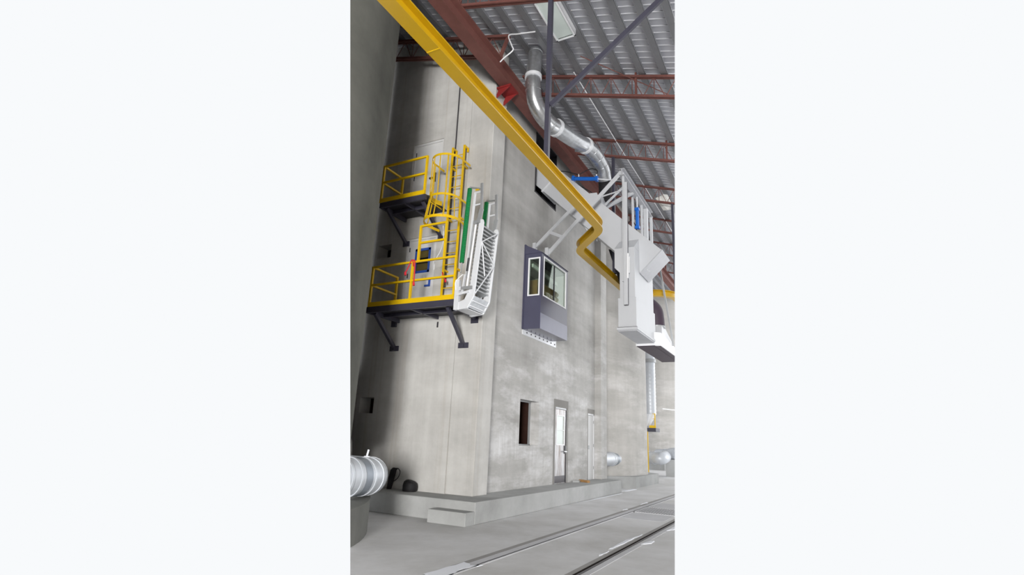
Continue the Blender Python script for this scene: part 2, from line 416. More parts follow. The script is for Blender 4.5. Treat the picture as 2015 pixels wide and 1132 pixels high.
# ------------------------------------------------------------------ doors
def door_front(name, op, mat, glazed):
    a, b, c, d = op
    bm = B(); y = YR + 0.012
    for q in (((a, y, c), (a + .04, y + .12, d)), ((b - .05, y, c), (b, y + .12, d)), ((a, y, d - .05), (b, y + .12, d))): box(bm, *q)
    fr = struct(name, bm, 'white' if not glazed else 'tread')
    bm = B(); y += 0.012
    if glazed:
        u0, u1, v0, v1 = a + .17, b - .2, 1.56, 2.40
        for q in wall_rects(a + .05, b - .05, c, d - .06, [(u0, u1, v0, v1)]): box(bm, (q[0], y, q[2]), (q[1], y + .045, q[3]))
        link('door_leaf', bm, mat, fr)
        bm = B(); box(bm, (u0, y + .02, v0), (u1, y + .03, v1)); link('pane', bm, 'lens', fr)
        bm = B()
        for q in (((u0 - .03, v0 - .03), (u0, v1 + .03)), ((u1, v0 - .03), (u1 + .03, v1 + .03)), ((u0, v0 - .03), (u1, v0)), ((u0, v1), (u1, v1 + .03)), ((u0, (v0 + v1) / 2 - .008), (u1, (v0 + v1) / 2 + .008))):
            box(bm, (q[0][0], y - .012, q[0][1]), (q[1][0], y, q[1][1]))
        link('glazing_bead', bm, 'white', fr)
        bm = B(); box(bm, (b - .17, y - .025, 1.28), (b - .06, y, 1.52)); link('lock_plate', bm, 'black_steel', fr)
        bm = B(); bar(bm, (b - .10, y - .07, 1.34), (b - .30, y - .07, 1.35), .03, .03); bar(bm, (b - .11, y, 1.34), (b - .11, y - .085, 1.34), .03)
        link('handle', bm, 'alu', fr)
        bm = B(); box(bm, (a + .05, y - .004, c + .02), (b - .05, y, c + .22)); link('kick_plate', bm, 'rail', fr)
        bm = B(); box(bm, (b - .055, y - .02, c), (b - .03, y, d - .06)); link('jamb_strip', bm, 'black_steel', fr)  # dark strip along the right jamb
    else:
        box(bm, (a + .05, y, c), (b - .05, y + .045, d - .06)); link('door_leaf', bm, mat, fr)
        bm = B(); box(bm, (a + .07, y - .01, 1.42), (a + .19, y, 1.55)); link('lock_plate', bm, 'tread', fr)
        bm = B()
        for z in (0.75, 1.5, 2.3): box(bm, (b - .07, y - .012, z), (b - .04, y, z + .1))
        link('hinge', bm, 'tread', fr)
    return fr
for i, (a, b, c, d) in ((3, OP_D1), (4, OP_D2)):
    bm = B(); w = .13 if i == 3 else .06; y = YR - .004
    for q in (((a - w, c), (a - .005, d + w + .1)), ((b + .005, c), (min(b + w * .6, 19.095), d + w + .1)), ((a - .005, d + .005), (b + .005, d + w + .1))): box(bm, (q[0][0], y, q[0][1]), (q[1][0], YR + .01, q[1][1]))
    struct('trim_%d' % i, bm, 'mortar')
door_front('door_1', OP_D1, 'door_steel', True)
door_front('door_2', OP_D2, 'doorwhite', False)
def door_side(name, op, win):
    a, b, c, d = op; x = XW + 0.06
    bm = B()
    for q in (((a, c), (a + .06, d)), ((b - .06, c), (b, d)), ((a + .06, d - .06), (b - .06, d))): box(bm, (x - .03, q[0][0], q[0][1]), (x + .12, q[1][0], q[1][1]))
    fr = struct(name, bm, 'doorwhite')
    bm = B(); holes = [win] if win else []
    for q in wall_rects(a + .06, b - .06, c + .01, d - .06, holes): box(bm, (x, q[0], q[2]), (x + .045, q[1], q[3]))
    link('door_leaf', bm, 'doorwhite', fr)
    if win:
        u0, u1, v0, v1 = win
        bm = B(); box(bm, (x + .02, u0, v0), (x + .03, u1, v1)); link('pane', bm, 'glass', fr)
        bm = B(); w = .055
        for q in (((u0 - .01, v0), (u0 + w, v1)), ((u1 - w, v0), (u1 + .01, v1)), ((u0, v0 - .01), (u1, v0 + w)), ((u0, v1 - w), (u1, v1 + .01))): box(bm, (x - .006, *q[0]), (x, *q[1]))
        o = link('masking_tape', bm, 'bluetape', fr); o['label'] = 'blue masking tape round the pane'
        bm = B(); box(bm, (x + .032, u0 + .01, v0 + .01), (x + .042, u1 - .01, v0 + .26)); box(bm, (x + .032, u0 + .01, v1 - .24), (x + .042, u1 - .01, v1 - .01))
        link('protective_board', bm, 'wood', fr)
        bm = B(); box(bm, (x - .03, 8.10, 5.30), (x, 8.15, 5.52)); box(bm, (x - .035, 8.12, 5.30), (x - .01, 8.27, 5.345)); o = link('handle', bm, 'bluetape', fr); o['label'] = 'door handle wrapped in blue tape'
    else:
        bm = B(); box(bm, (x - .025, 8.22, 8.25), (x, 8.30, 8.52)); box(bm, (x - .07, 8.23, 8.34), (x - .02, 8.40, 8.38)); link('handle', bm, 'black_steel', fr)
    for z in (c + .3, (c + d) / 2, d - .35):
        bm = B(); box(bm, (x - .015, b - .08, z), (x, b - .045, z + .12)); link('hinge', bm, 'black_steel', fr)
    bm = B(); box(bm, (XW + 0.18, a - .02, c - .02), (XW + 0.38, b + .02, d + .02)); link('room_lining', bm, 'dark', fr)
door_side('door_3', LD, (8.18, 8.66, 5.70, 6.36))
door_side('door_4', UD, None)

# ------------------------------------------------------------------ plinths, step
bm = B(); prism(bm, [(9.77, 5.866, 0), (19.62, 5.866, 0), (19.62, 8.2, 0), (XE, 8.2, 0), (XE, 13, 0), (9.77, 13, 0)], (0, 0, ZP))
tag(link('building_plinth', bm, 'plinth', cut=True, bevel=0.02), 'long low concrete plinth that the square concrete tower and its steel doors stand on', 'plinth')
bm = B(); box(bm, (9.43, 5.87, 0), (9.77, 6.76, 0.25)); tag(link('concrete_step', bm, 'plinth', bevel=0.012), 'small concrete step block at the near corner of the tower plinth', 'step')
bm = B(); box(bm, (19.625, 5.93, 0), (19.86, 6.5, 0.2)); tag(link('concrete_step', bm, 'plinth', bevel=0.012), 'small concrete block at the far right end of the tower plinth', 'step')

# ------------------------------------------------------------------ silos
def silo(cx, cy, r, wallmat, plmat, label, oct_ap, plh, round_pl=False, n=96):
    t = thing('concrete_silo', label, 'silo', (cx, cy, 0))
    bm = B(); c = ring_cyl(cx, cy, r, n)
    loft(bm, [[(x, y, plh - .02) for x, y in c], [(x, y, max(zd(y) - .0, 11)) for x, y in c]], caps=False)
    link('shell', bm, wallmat, t, cut=True, smooth=True, fill=False)
    bm = B()
    if round_pl: c = ring_cyl(cx, cy, oct_ap, n)
    else: c = ring_cyl(cx, cy, oct_ap / math.cos(PI / 8), 8, PI / 8)
    loft(bm, [[(x, y, 0) for x, y in c], [(x, y, plh) for x, y in c]])
    link('plinth', bm, plmat, t, cut=True)
    return t
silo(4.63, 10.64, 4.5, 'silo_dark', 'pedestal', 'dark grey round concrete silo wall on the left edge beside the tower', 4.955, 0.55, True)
silo(24.0, 10.64, 4.495, 'silo', 'plinth', 'round concrete silo just right of the tower on an octagonal plinth', 4.62, ZP)
silo(44.0, 10.64, 4.5, 'silo', 'plinth', 'farthest bright concrete silo at the right edge behind the spout hood', 4.62, ZP)

# ------------------------------------------------------------------ roof
XR0, XR1 = 2.0, 70.0
bm = B(); y0, y1 = -2.0, 13.4
prism(bm, [(XR0, y0, zd(y0)), (XR0, y1, zd(y1)), (XR0, y1, zd(y1) + .06), (XR0, y0, zd(y0) + .06)], (XR1 - XR0, 0, 0))
ceil = struct('ceiling', bm, 'deck', cut=True)
bm = B(); x = XR0 + .1
while x < 48:
    prism(bm, [(x, y0, zd(y0) - .012), (x + .022, y0, zd(y0) - .012), (x + .022, y0, zd(y0) + .003), (x, y0, zd(y0) + .003)], (0, y1 - y0, SL * (y1 - y0))); x += .225
o = struct('deck_ribs', bm, 'rib', ceil, cut=True, fill=False); o['kind'] = 'stuff'
py = [5.73 + .555 * k for k in range(-14, 8)][::-1]
yk = 0
for y in py:
    bm = B(); z = zc(y)
    prism(bm, [(XR0, y, z + .02), (XR0, y - .15, z + .02 - SL * .15), (XR0, y - .15, z + .14 - SL * .15), (XR0, y, z + .14)], (60, 0, 0))
    for u in (0.01, -0.16):
        prism(bm, [(XR0, y + u, z + .02 + SL * u), (XR0, y + u - .012, z + .02 + SL * u), (XR0, y + u - .012, z + .065 + SL * u), (XR0, y + u, z + .065 + SL * u)], (60, 0, 0))
    o = link('roof_purlin', bm, 'galv_dull', cut=True)
    if o: tag(o, 'galvanised roof purlin under the deck, %s one out from the silo side' % ORD[min(yk, 19)], 'purlin', 'purlins under the roof deck'); yk += 1

def joist(x, ya, yb, label, cut=True, post=False):
    t = thing('open_web_joist', label, 'roof joist', (x, ya, zc(ya) - .7), 'rust red open web joists')
    L = lambda y, k: (x, y, zc(y) - k)
    for nm, k in (('top_chord', .04), ('bottom_chord', .62)):
        bm = B()
        for dx in (-.035, .035): bar(bm, (x + dx, ya, zc(ya) - k), (x + dx, yb + (0.15 if nm[0] == 'b' else 0), zc(yb + (0.15 if nm[0] == 'b' else 0)) - k), .045, .06)
        link(nm, bm, 'rust', t, cut=cut, fill=False)
    y = yb + .15; i = 0
    while y < ya - .5:
        for (u, k0), (w, k1) in (((y, .62), (y + .28, .04)), ((y + .28, .04), (y + .56, .62)), ((y + .28, .04), (y + .28, .62))):
            bm = B(); tube(bm, [L(u, k0), L(w, k1)], .011, 6); link('web_bar', bm, 'rust', t, cut=cut, fill=False)
        y += .56; i += 1
    if post:
        bm = B(); bar(bm, L(3.05, .62), L(3.05, -.09), .05); link('bridging_post', bm, 'rust', t, cut=cut)
    for y in (6.2,):
        bm = B(); bar(bm, (x, 6.2, zc(6.2) - .07), (x, 6.2, 11.12), .12, .08); link('bearing_seat', bm, 'rust', t, cut=cut)
    return t
jx = [8.3 + 3.6 * k for k in range(7)]
pos = ['nearest to the camera at the top', 'crossing behind the diagonal brace', 'crossing above the spout frame apex', 'behind the far white plastic sheet', 'next beyond the far hanging post', 'sixth down the hall', 'seventh down the hall', 'eighth down the hall', 'ninth down the hall', 'tenth down the hall']
for i, x in enumerate(jx):
    joist(x, 6.35, -1.2 if i < 3 else 2.0, 'rust red open web roof joist %s' % pos[i], post=i in (1, 2))
# short joist over the gap by the tower corner
x = 10.1; t = thing('open_web_joist', 'dark rust joist ending at the girder in the gap beside the tower corner', 'roof joist', (x, 9, zc(9) - .7), 'rust red open web joists')
for nm, k, e in (('top_chord', .06, 5.85), ('bottom_chord', .66, 6.05)):
    bm = B()
    for dx in (-.04, .04): bar(bm, (x + dx, 12.5, zc(12.5) - k), (x + dx, e, zc(e) - k), .05, .07)
    link(nm, bm, 'rust', t, cut=True, fill=False)
y = 6.05
while y < 12:
    for (u, k0), (w, k1) in (((y, .66), (y + .3, .06)), ((y + .3, .06), (y + .6, .66)), ((y + .6, .06), (y + .6, .66))):
        bm = B(); tube(bm, [(x, u, zc(u) - k0), (x, w, zc(w) - k1)], .012, 6); link('web_bar', bm, 'rust', t, cut=True, fill=False)
    y += .6
bm = B(); bar(bm, (x, 5.88, zc(5.88) - .06), (x, 6.08, zc(6.08) - .66), .07); link('end_web', bm, 'rust', t)
# rod bridging
bm = B(); tube(bm, [(10.9, 4.2, zc(4.2) - .1), (13.0, 1.95, zc(1.95) - .1)], .012, 6)
tag(link('bridging_rod', bm, 'rust', cut=True), 'thin rusty diagonal rod under the roof deck right of the light fixture', 'rod')
# girder
bm = B(); sweep_flat(bm, [(XR0, 6.2, 10.65), (62, 6.2, 10.65)], ibeam_prof(.30, .47, .03, .02))
gd = thing('roof_girder', 'large rust red steel girder running along the top of the tower wall', 'girder', (XR0 + 20, 6.2, 10.65))
link('beam', bm, 'rust', gd, cut=True)
bm = B(); prism(bm, [(10.62, 6.06, 10.66), (10.62, 6.36, 10.66), (10.62, YP - .005, 10.45), (10.62, YP - .005, 10.35), (10.62, 6.06, 10.60)], (.03, 0, 0)); prism(bm, [(11.0, 6.06, 10.66), (11.0, 6.36, 10.66), (11.0, YP - .005, 10.45), (11.0, YP - .005, 10.35), (11.0, 6.06, 10.60)], (.03, 0, 0)); box(bm, (10.6, 6.02, 10.60), (11.05, 6.44, 10.65))
o = link('wall_bracket', bm, 'red', gd); o['label'] = 'dark red bracket under the girder'
# conduit below the purlins
bm = B(); tube(bm, [(11.7, 4.69, zc(4.69) - .02), (15.35, 4.69, zc(4.69) - .02), (15.5, 4.66, zc(4.66) - .07), (15.9, 4.66, zc(4.66) - .07), (19.0, 4.66, zc(4.66) - .02), (30, 4.66, zc(4.66) - .02)], .015, 8)
tag(link('electrical_conduit', bm, 'white', cut=True, smooth=True), 'bright thin conduit running along the underside of a roof purlin', 'conduit')
bm = B(); tube(bm, spline([(10.0, 5.05, zc(5.05) - .02), (9.95, 5.5, 11.5), (9.95, 5.78, 11.55), (10.0, 5.7, 11.25), (10.02, 5.68, 11.12), (10.02, 5.92, 10.98), (10.05, 6.05, 10.92)]), .017, 7)
tag(link('flexible_conduit', bm, 'white', smooth=True), 'white flexible conduit looping down beside the girder near the tower top', 'conduit')
# light fixtures
def fixture(x0, x1, ya, yb, label, drop=.16):
    zl = zc(ya) + .0
    t = thing('ceiling_light', label, 'light fixture', ((x0 + x1) / 2, (ya + yb) / 2, zc(ya) - drop), 'troffer lights under the roof')
    def q(x, y, k): return (x, y, zl - k)
    bm = B(); e = .035
    prism(bm, [q(x0, ya, drop - .02), q(x0, yb, drop - .02), q(x0, yb, -.02), q(x0, ya, -.02)], (x1 - x0, 0, 0)); link('housing', bm, 'white', t, cut=True)
    bm = B(); prism(bm, [q(x0 + e, ya + e, drop), q(x0 + e, yb - e, drop), q(x0 + e, yb - e, drop - .022), q(x0 + e, ya + e, drop - .022)], (x1 - x0 - 2 * e, 0, 0)); link('diffuser', bm, 'lens', t, cut=True)
    bm = B()
    for a, b, c, d in ((x0, x1, ya, ya + e), (x0, x1, yb - e, yb), (x0, x0 + e, ya, yb), (x1 - e, x1, ya, yb)):
        prism(bm, [q(a, c, drop + .015), q(a, d, drop + .015), q(a, d, drop - .03), q(a, c, drop - .03)], (b - a, 0, 0))
    link('frame', bm, 'white', t, cut=True)
    bm = B()
    for k in range(9):
        u = ya + .06 + (yb - ya - .12) * k / 9; prism(bm, [q(x1 - .075, u, drop + .006), q(x1 - .075, u + .03, drop + .006), q(x1 - .075, u + .03, drop - .004), q(x1 - .075, u, drop - .004)], (.014, 0, 0))
    link('vent_slots', bm, 'black_steel', t, cut=True)
fixture(8.70, 10.04, 3.99, 4.47, 'large pale light fixture under the roof at the top behind the dark post')
# far plastic sheet hanging among the joists
bm = B(); pts = [(4.36, 10.97), (4.22, 11.10), (4.12, 11.02), (4.05, 11.05), (3.90, 11.06), (3.75, 10.62), (3.72, 10.40), (3.9, 10.38), (4.1, 10.46)]
random.seed(3); rr = [[(19.6 + .1 * math.sin(i * 1.7) + j * .05, y, z) for i, (y, z) in enumerate(pts)] for j in (0, 1)]
loft(bm, rr); tag(link('plastic_sheet', bm, 'sheet', cut=True), 'crumpled white plastic sheet caught under the roof at far right', 'sheet')

# ------------------------------------------------------------------ yellow trolley beam and hangers
path = [(2.5, 3.855), (11.45, 3.855), (12.62, 4.87), (17.45, 4.87), (18.0, 3.52), (34, 3.52)]
fp = fillet([(x, y, 6.5) for x, y in path], .80, 10)
bm = B(); sweep_flat(bm, fp, ibeam_prof(.20, .215, .022, .03))
tb = thing('trolley_beam', 'long bright yellow steel trolley beam with an S-bend crossing the whole picture', 'beam', (11, 3.855, 6.5))
link('rail', bm, 'beam_yellow', tb, cut=True, bevel=0.0)
bm = B(); box(bm, (4.685, 3.753, 6.496), (4.70, 3.957, 6.5005)); link('splice_weld', bm, 'yellow', tb)
def hanger(x, y, zb, zt, label, brace=None, w=.09):
    t = thing('hanger_post', label, 'post', (x, y, zb), 'posts that hang the yellow beam')
    bm = B(); bar(bm, (x, y, zb), (x, y, zt), w); link('post', bm, 'dsteel', t, cut=True)
    bm = B(); box(bm, (x - .08, y - .08, zb - .0), (x + .08, y + .08, zb + .015)); link('foot_plate', bm, 'dsteel', t, cut=True)
    if brace:
        bm = B(); bar(bm, *brace, .055, .1); link('brace', bm, 'dsteel', t, cut=True)
    return t
hanger(8.3, 3.855, 6.715, zc(3.855) - .64, 'long dark grey square post hanging the yellow beam, with a diagonal brace', ((8.3, 3.80, 7.92), (8.3, 1.42, zc(1.42) - .62)))
hanger(15.5, 4.78, 6.715, zc(4.72) - .64, 'dark short post rising behind the apex of the white spout frame')
hanger(19.1, 3.63, 6.715, zc(3.63) - .64, 'dark vertical post at the far right edge of the hall')

# ------------------------------------------------------------------ operator cab
cx0, cx1, cy0, cz0, cz1 = 13.06, 15.0, 6.124, 4.58, 6.77
t = thing('operator_cab', 'slate grey operator cab with white framed windows hung on the tower front', 'cab', (14.0, 6.4, 4.45))
bm = B(); T = .05
WS = (6.165, 6.535, 5.52, 6.64); WF = (13.2, 14.87, 5.53, 6.70)
for q in wall_rects(cy0, YR, cz0, cz1, [WS]): box(bm, (cx0, q[0], q[2]), (cx0 + T, q[1], q[3])); box(bm, (cx1 - T, q[0], q[2]), (cx1, q[1], q[3]))
for q in wall_rects(cx0 + T, cx1 - T, cz0, cz1, [WF]): box(bm, (q[0], cy0, q[2]), (q[1], cy0 + T, q[3]))
box(bm, (cx0 + T, cy0 + T, cz0), (cx1 - T, YR, cz0 + T))
bmesh.ops.remove_doubles(bm, verts=bm.verts[:], dist=1e-4); link('body', bm, 'cab', t)
bm = B(); prism(bm, [(cx0 - .02, cy0 - .03, cz1), (cx0 - .02, YR - .005, cz1 + .29), (cx0 - .02, YR - .005, cz1), ], (cx1 - cx0 + .04, 0, 0)); link('roof', bm, 'cab', t)
bm = B(); box(bm, (cx0 - .03, YR - .03, 4.6), (cx0, YR, 7.06)); box(bm, (cx0, YR - .02, cz1), (cx1, YR, 7.08)); link('wall_flange', bm, 'cab', t)
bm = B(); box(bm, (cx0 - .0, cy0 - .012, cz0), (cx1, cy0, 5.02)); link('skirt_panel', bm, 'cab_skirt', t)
bm = B(); box(bm, (cx0, YR - .03, 4.45), (15.39, YR - .002, 4.68))
sh = link('base_bracket', bm, 'alu', t)
for k in range(8):
    bm = B(); x = cx0 + .25 + k * .28; tube(bm, [(x, YR - .03, 4.53), (x, YR - .045, 4.53)], .022, 8); link('anchor_bolt', bm, 'black_steel', sh)
def winframe(pl, w, name):
    f = .035; bm = B(); a, b, c, d = w
    def bb(u0, u1, v0, v1):
        if pl == 'x': box(bm, (cx0 - .015, u0, v0), (cx0 + T, u1, v1))
        else: box(bm, (u0, cy0 - .015, v0), (u1, cy0 + T, v1))
    bb(a, a + f, c, d); bb(b - f, b, c, d); bb(a + f, b - f, c, c + f); bb(a + f, b - f, d - f, d)
    o = link(name, bm, 'white', t)
    bm = B()
    if pl == 'x': box(bm, (cx0 + .02, a + f, c + f), (cx0 + .028, b - f, d - f))
    else: box(bm, (a + f, cy0 + .02, c + f), (b - f, cy0 + .028, d - f))
    link('pane', bm, 'glass', o)
winframe('x', WS, 'side_window_frame'); winframe('y', WF, 'front_window_frame')
bm = B(); box(bm, (14.0, cy0 + .005, 5.56), (14.02, cy0 + .045, 6.66)); link('mullion', bm, 'black_steel', t)
bm = B(); box(bm, (14.05, YR + .05, 5.35), (14.09, YR + .75, 6.3)); link('plywood_board', bm, 'wood', t)
bm = B(); bar(bm, (13.15, 6.45, 6.45), (14.9, 6.45, 6.35), .05, .1); link('ceiling_rail', bm, 'white', t)
bm = B(); box(bm, (13.3, 6.40, 4.65), (14.8, 6.66, 5.35)); link('console', bm, 'tread', t)
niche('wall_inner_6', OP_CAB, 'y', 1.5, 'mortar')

# ------------------------------------------------------------------ loading chute
CX0, CX1 = 14.0, 14.93
t = thing('loading_chute', 'big pale grey inclined loading chute coming out of the tower opening', 'chute', (14.46, 5, 6.2))
zt = lambda y: y + 3.745
zb = lambda y: y + 2.585
bm = B(); prism(bm, [(CX0, 3.0, 6.765), (CX0, 3.593, 6.179), (CX0, 7.6, zb(7.6)), (CX0, 7.6, zt(7.0)), (CX0, 7.0, zt(7.0))], (CX1 - CX0, 0, 0)); link('body', bm, 'grey', t, bevel=.008)
n45 = V((0, -1, -1)).normalized()
bm = B(); p0 = V((CX0 - .015, 2.99, 6.775)); p1 = V((CX0 - .015, 3.603, 6.169))
prism(bm, [p0, p1, p1 + n45 * .03, p0 + n45 * .03], (CX1 - CX0 + .03, 0, 0)); link('end_plate', bm, 'grey2', t)
bm = B(); box(bm, (14.18, 3.42, 6.29), (14.3, 3.44, 6.33)); bar(bm, (14.15, 3.43, 6.31), (14.38, 3.43, 6.31), .02); link('maker_plate', bm, 'white', t)
for y in (6.62,):
    bm = B()
    a, b = V((0, y, zb(y))), V((0, y - .41 + .0, zb(y) + .41))
    box(bm, (CX0 - .02, y - .05, zb(y) - .05), (CX1 + .08, y + .02, zb(y) + .01)); bar(bm, (CX0 - .012, y - .03, zb(y)), (CX0 - .012, y - .31, zb(y) + .27), .015, .04); link('bolted_flange', bm, 'alu', t)
bm = B(); box(bm, (CX0 + .1, 4.72, 8.45), (CX0 + .75, 4.95, 8.74)); prism(bm, [(CX0, 4.70, 8.44), (CX0, 5.08, 8.82), (CX0, 4.83, 8.80)], (.02, 0, 0)); link('duct_inlet', bm, 'grey', t)
for y0_, y1_ in ((5.35, 5.12),):
    bm = B(); prism(bm, [(CX0 + .1, y0_, zb(y0_)), (CX0 + .1, y1_, zb(y1_)), (CX0 + .1, y1_ + .0, zb(y1_) - .10), (CX0 + .1, y0_ - .1, zb(y0_) - .12)], (.8, 0, 0)); link('underside_stiffener', bm, 'alu', t)

# vertical telescoping spout
t = thing('loading_spout', 'tall pale grey rectangular drop spout hanging from the lower end of the chute', 'spout', (14.5, 3.88, 4.45))
SX0, SX1, SY0 = 13.5, 15.5, 3.606
bm = B(); prism(bm, [(SX0, SY0, 5.3), (SX0, 4.017, 5.3), (SX0, 4.017, 6.08), (SX0, 4.155, 6.22), (SX0, 4.155, 6.77), (SX0, SY0, 6.77)], (SX1 - SX0, 0, 0)); link('upper_casing', bm, 'grey', t, bevel=.008)
bm = B(); r0 = [(SX0, SY0, 6.77), (SX1, SY0, 6.77), (SX1, 4.155, 6.77), (SX0, 4.155, 6.77)]; r1 = [(CX0 - .001, SY0, 7.15), (CX1 + .001, SY0, 7.15), (CX1 + .001, 4.155, 7.15), (CX0 - .001, 4.155, 7.15)]
loft(bm, [r0, r1]); link('transition_hood', bm, 'grey', t)
bm = B(); box(bm, (SX0 - .03, SY0 - .03, 4.56), (SX1 + .03, 4.06, 5.36)); link('sleeve', bm, 'grey', t, bevel=.008)
bm = B()
for q in (((SX0 - .06, SY0 - .06, 4.50), (SX1 + .06, SY0 - .0, 4.56)), ((SX0 - .06, 4.03, 4.50), (SX1 + .06, 4.09, 4.56)), ((SX0 - .06, SY0, 4.50), (SX0, 4.03, 4.56)), ((SX1, SY0, 4.50), (SX1 + .06, 4.03, 4.56))): box(bm, *q)
link('bottom_flange', bm, 'grey', t)
bm = B()
for q in (((SX0 - .04, SY0 - .04, 4.46), (SX1 + .04, 4.07, 4.50)),): box(bm, *q)
link('bottom_plate', bm, 'grey2', t)
bm = B(); box(bm, (SX0 - .045, SY0 - .045, 4.562), (SX1 + .045, 4.075, 4.574)); link('flange_shadow_strip', bm, 'rail', t)  # dark strip added for the shaded gap above the flange

# support frame
t = thing('spout_frame', 'pale grey steel frame of posts, top beam and tie bars carrying the spout', 'frame', (13.4, 3.85, 5.15))
XF = 13.4
bm = B(); bar(bm, (XF, 3.772 + .05, 5.15), (XF, 3.80, 8.65), .06, .10, up=(0, 1, 0)); link('front_post', bm, 'grey', t, bevel=.004)
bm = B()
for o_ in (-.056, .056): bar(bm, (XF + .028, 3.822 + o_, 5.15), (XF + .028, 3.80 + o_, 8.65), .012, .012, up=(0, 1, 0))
box(bm, (XF + .02, 3.766, 5.135), (XF + .032, 3.878, 5.15)); link('post_shadow_strip', bm, 'rail', t)  # thin dark strips drawing the shadow gaps round the post
bm = B(); bar(bm, (XF + .06, 3.90, 5.8), (XF + .06, 3.87, 8.98), .05, .05); link('rear_post', bm, 'grey', t)
bm = B(); bar(bm, (XF - .02, 3.76, 5.86), (XF - .02, 3.745, 6.55), .03, .035); bar(bm, (XF - .02, 3.72, 6.0), (XF - .02, 3.71, 6.45), .02, .02); link('sensor_rail', bm, 'white', t)
bm = B(); sweep_flat(bm, [(XF - .05, 3.885, 8.88), (16.65, 3.885, 8.88)], ibeam_prof(.16, .2, .02, .02)); link('top_beam', bm, 'grey2', t)
for (x, y, w, z0) in ((15.9, 3.86, .12, 7.3), (16.6, 3.86, .08, 7.0), (14.9, 4.0, .06, 7.7), (15.55, 3.9, .06, 7.3)):
    bm = B(); bar(bm, (x, y, z0), (x, y, 8.9), w, w); link('rear_leg', bm, 'grey', t)
bm = B(); bar(bm, (XF, 6.10, 6.83), (XF, 3.90, 9.0), .05, .10, up=(0, 1, 1)); link('tie_bar', bm, 'grey', t)
bm = B(); bar(bm, (XF, 6.50, 7.10), (XF, 5.12, 8.35), .05, .09, up=(0, 1, 1)); link('tie_bar', bm, 'grey', t)
bm = B(); bar(bm, (XF, 6.03, 7.48), (XF, 5.64, 7.28), .04, .09); link('tie_spacer', bm, 'grey', t)
bm = B(); bar(bm, (XF, 5.15, 8.32), (CX0, 5.15, 8.32), .07); link('chute_bracket', bm, 'grey', t)
for y, z in ((6.12, 6.79), (6.52, 6.99)):
    bm = B(); box(bm, (XF - .06, y - .05, z - .02), (XF - .035, y + .05, z + .22)); box(bm, (XF + .035, y - .05, z - .02), (XF + .06, y + .05, z + .22)); link('foot_plate', bm, 'grey', t)
bm = B(); bar(bm, (14.6, 4.75, 8.56), (14.6, 3.9, 8.90), .09); link('back_stay', bm, 'grey', t)
bm = B(); bar(bm, (14.2, 4.65, 8.45), (14.2, 4.0, 9.0), .05); link('back_stay', bm, 'grey', t)
bm = B(); bar(bm, (13.45, 3.95, 8.45), (13.45, 4.6, 8.35), .03); link('cross_bar', bm, 'grey', t)

# hydraulic cylinders
def cyl(p0, p1, p2, label, r=.06):
    t = thing('hydraulic_cylinder', label, 'hydraulic cylinder', tuple(V(p0)))
    bm = B(); tube(bm, [p0, p1], r, 14); link('barrel', bm, 'blue', t, smooth=True)
    d = (V(p1) - V(p0)).normalized()
    bm = B(); bar(bm, V(p0) - d * .01, V(p0) + d * .07, r * 2.3); bar(bm, V(p1) - d * .07, V(p1) + d * .01, r * 2.3); link('end_cap', bm, 'blue', t)
    bm = B(); tube(bm, [p1, p2], .018, 10); link('rod', bm, 'alu', t, smooth=True)
    for q in (V(p0) + d * .2, V(p1) - d * .04):
        bm = B(); tube(bm, [q + V((0, 0, r)), q + V((0, 0, r + .09))], .018, 8); link('hose_fitting', bm, 'white', t)
cyl((14.0, 5.60, 9.41), (14.0, 4.80, 9.24), (14.0, 4.0, 9.02), 'blue horizontal hydraulic cylinder above the chute in front of the rust girder')
cyl((14.9, 3.87, 7.85), (14.9, 3.87, 8.50), (14.9, 3.87, 8.9), 'blue upright hydraulic cylinder inside the spout frame', .055)
def hose(pts, label):
    bm = B(); tube(bm, spline(pts), .014, 7); tag(link('hydraulic_hose', bm, 'rubber', smooth=True), label, 'hose', 'black hydraulic hoses')
hose([(14.0, 5.40, 9.50), (14.0, 5.9, 9.72), (14.0, 6.3, 9.75), (14.05, 6.7, 9.8)], 'black hose from the blue horizontal cylinder back to the tower opening')
hose([(14.0, 5.40, 9.50), (14.0, 5.2, 9.58), (14.0, 5.0, 9.62), (14.0, 4.82, 9.52), (14.0, 4.83, 9.40)], 'black hose looping over the top of the blue horizontal cylinder')
hose([(14.02, 5.75, 9.45), (14.02, 5.4, 9.16), (14.02, 5.1, 8.93), (14.02, 4.95, 8.80)], 'black hose lying along the upper edge of the chute')
hose([(14.9, 4.2, 8.0), (14.9, 4.05, 8.15), (14.9, 3.95, 8.0), (14.9, 3.9, 7.8)], 'black hose behind the upright blue cylinder')

# ventilation duct
dp = [(1054, 104, 5.43, .135), (1054, 111, 5.43, .14), (1049.5, 153, 5.43, .155), (1051, 192, 5.43, .175), (1063, 222, 5.35, .185), (1081, 243, 5.25, .185), (1094.6, 252, 5.15, .19), (1129, 275, 4.97, .205), (1153, 287, 4.86, .205), (1171, 306, 4.75, .20), (1184.6, 330, 4.72, .195), (1189, 352, 4.74, .185)]
DP = [(10.85, 5.46, 11.62), (10.82, 5.43, 11.47), (10.73, 5.43, 10.74), (10.82, 5.43, 10.18), (11.05, 5.35, 9.86), (11.42, 5.25, 9.72), (11.65, 5.15, 9.70), (12.46, 4.97, 9.75), (13.10, 4.86, 9.88), (13.62, 4.75, 9.83), (14.16, 4.72, 9.68), (14.44, 4.74, 9.40)]
t = thing('ventilation_duct', 'shiny galvanised round duct curving down from the roof to the chute', 'duct', (10.85, 5.43, 11.6))
sp = spline(DP, 5); rad = [.175 + .04 * min(1, i / 22) for i in range(len(sp))]
bm = B(); pp, r2 = [], []
for i, p in enumerate(sp): pp.append(p); r2.append(rad[i])
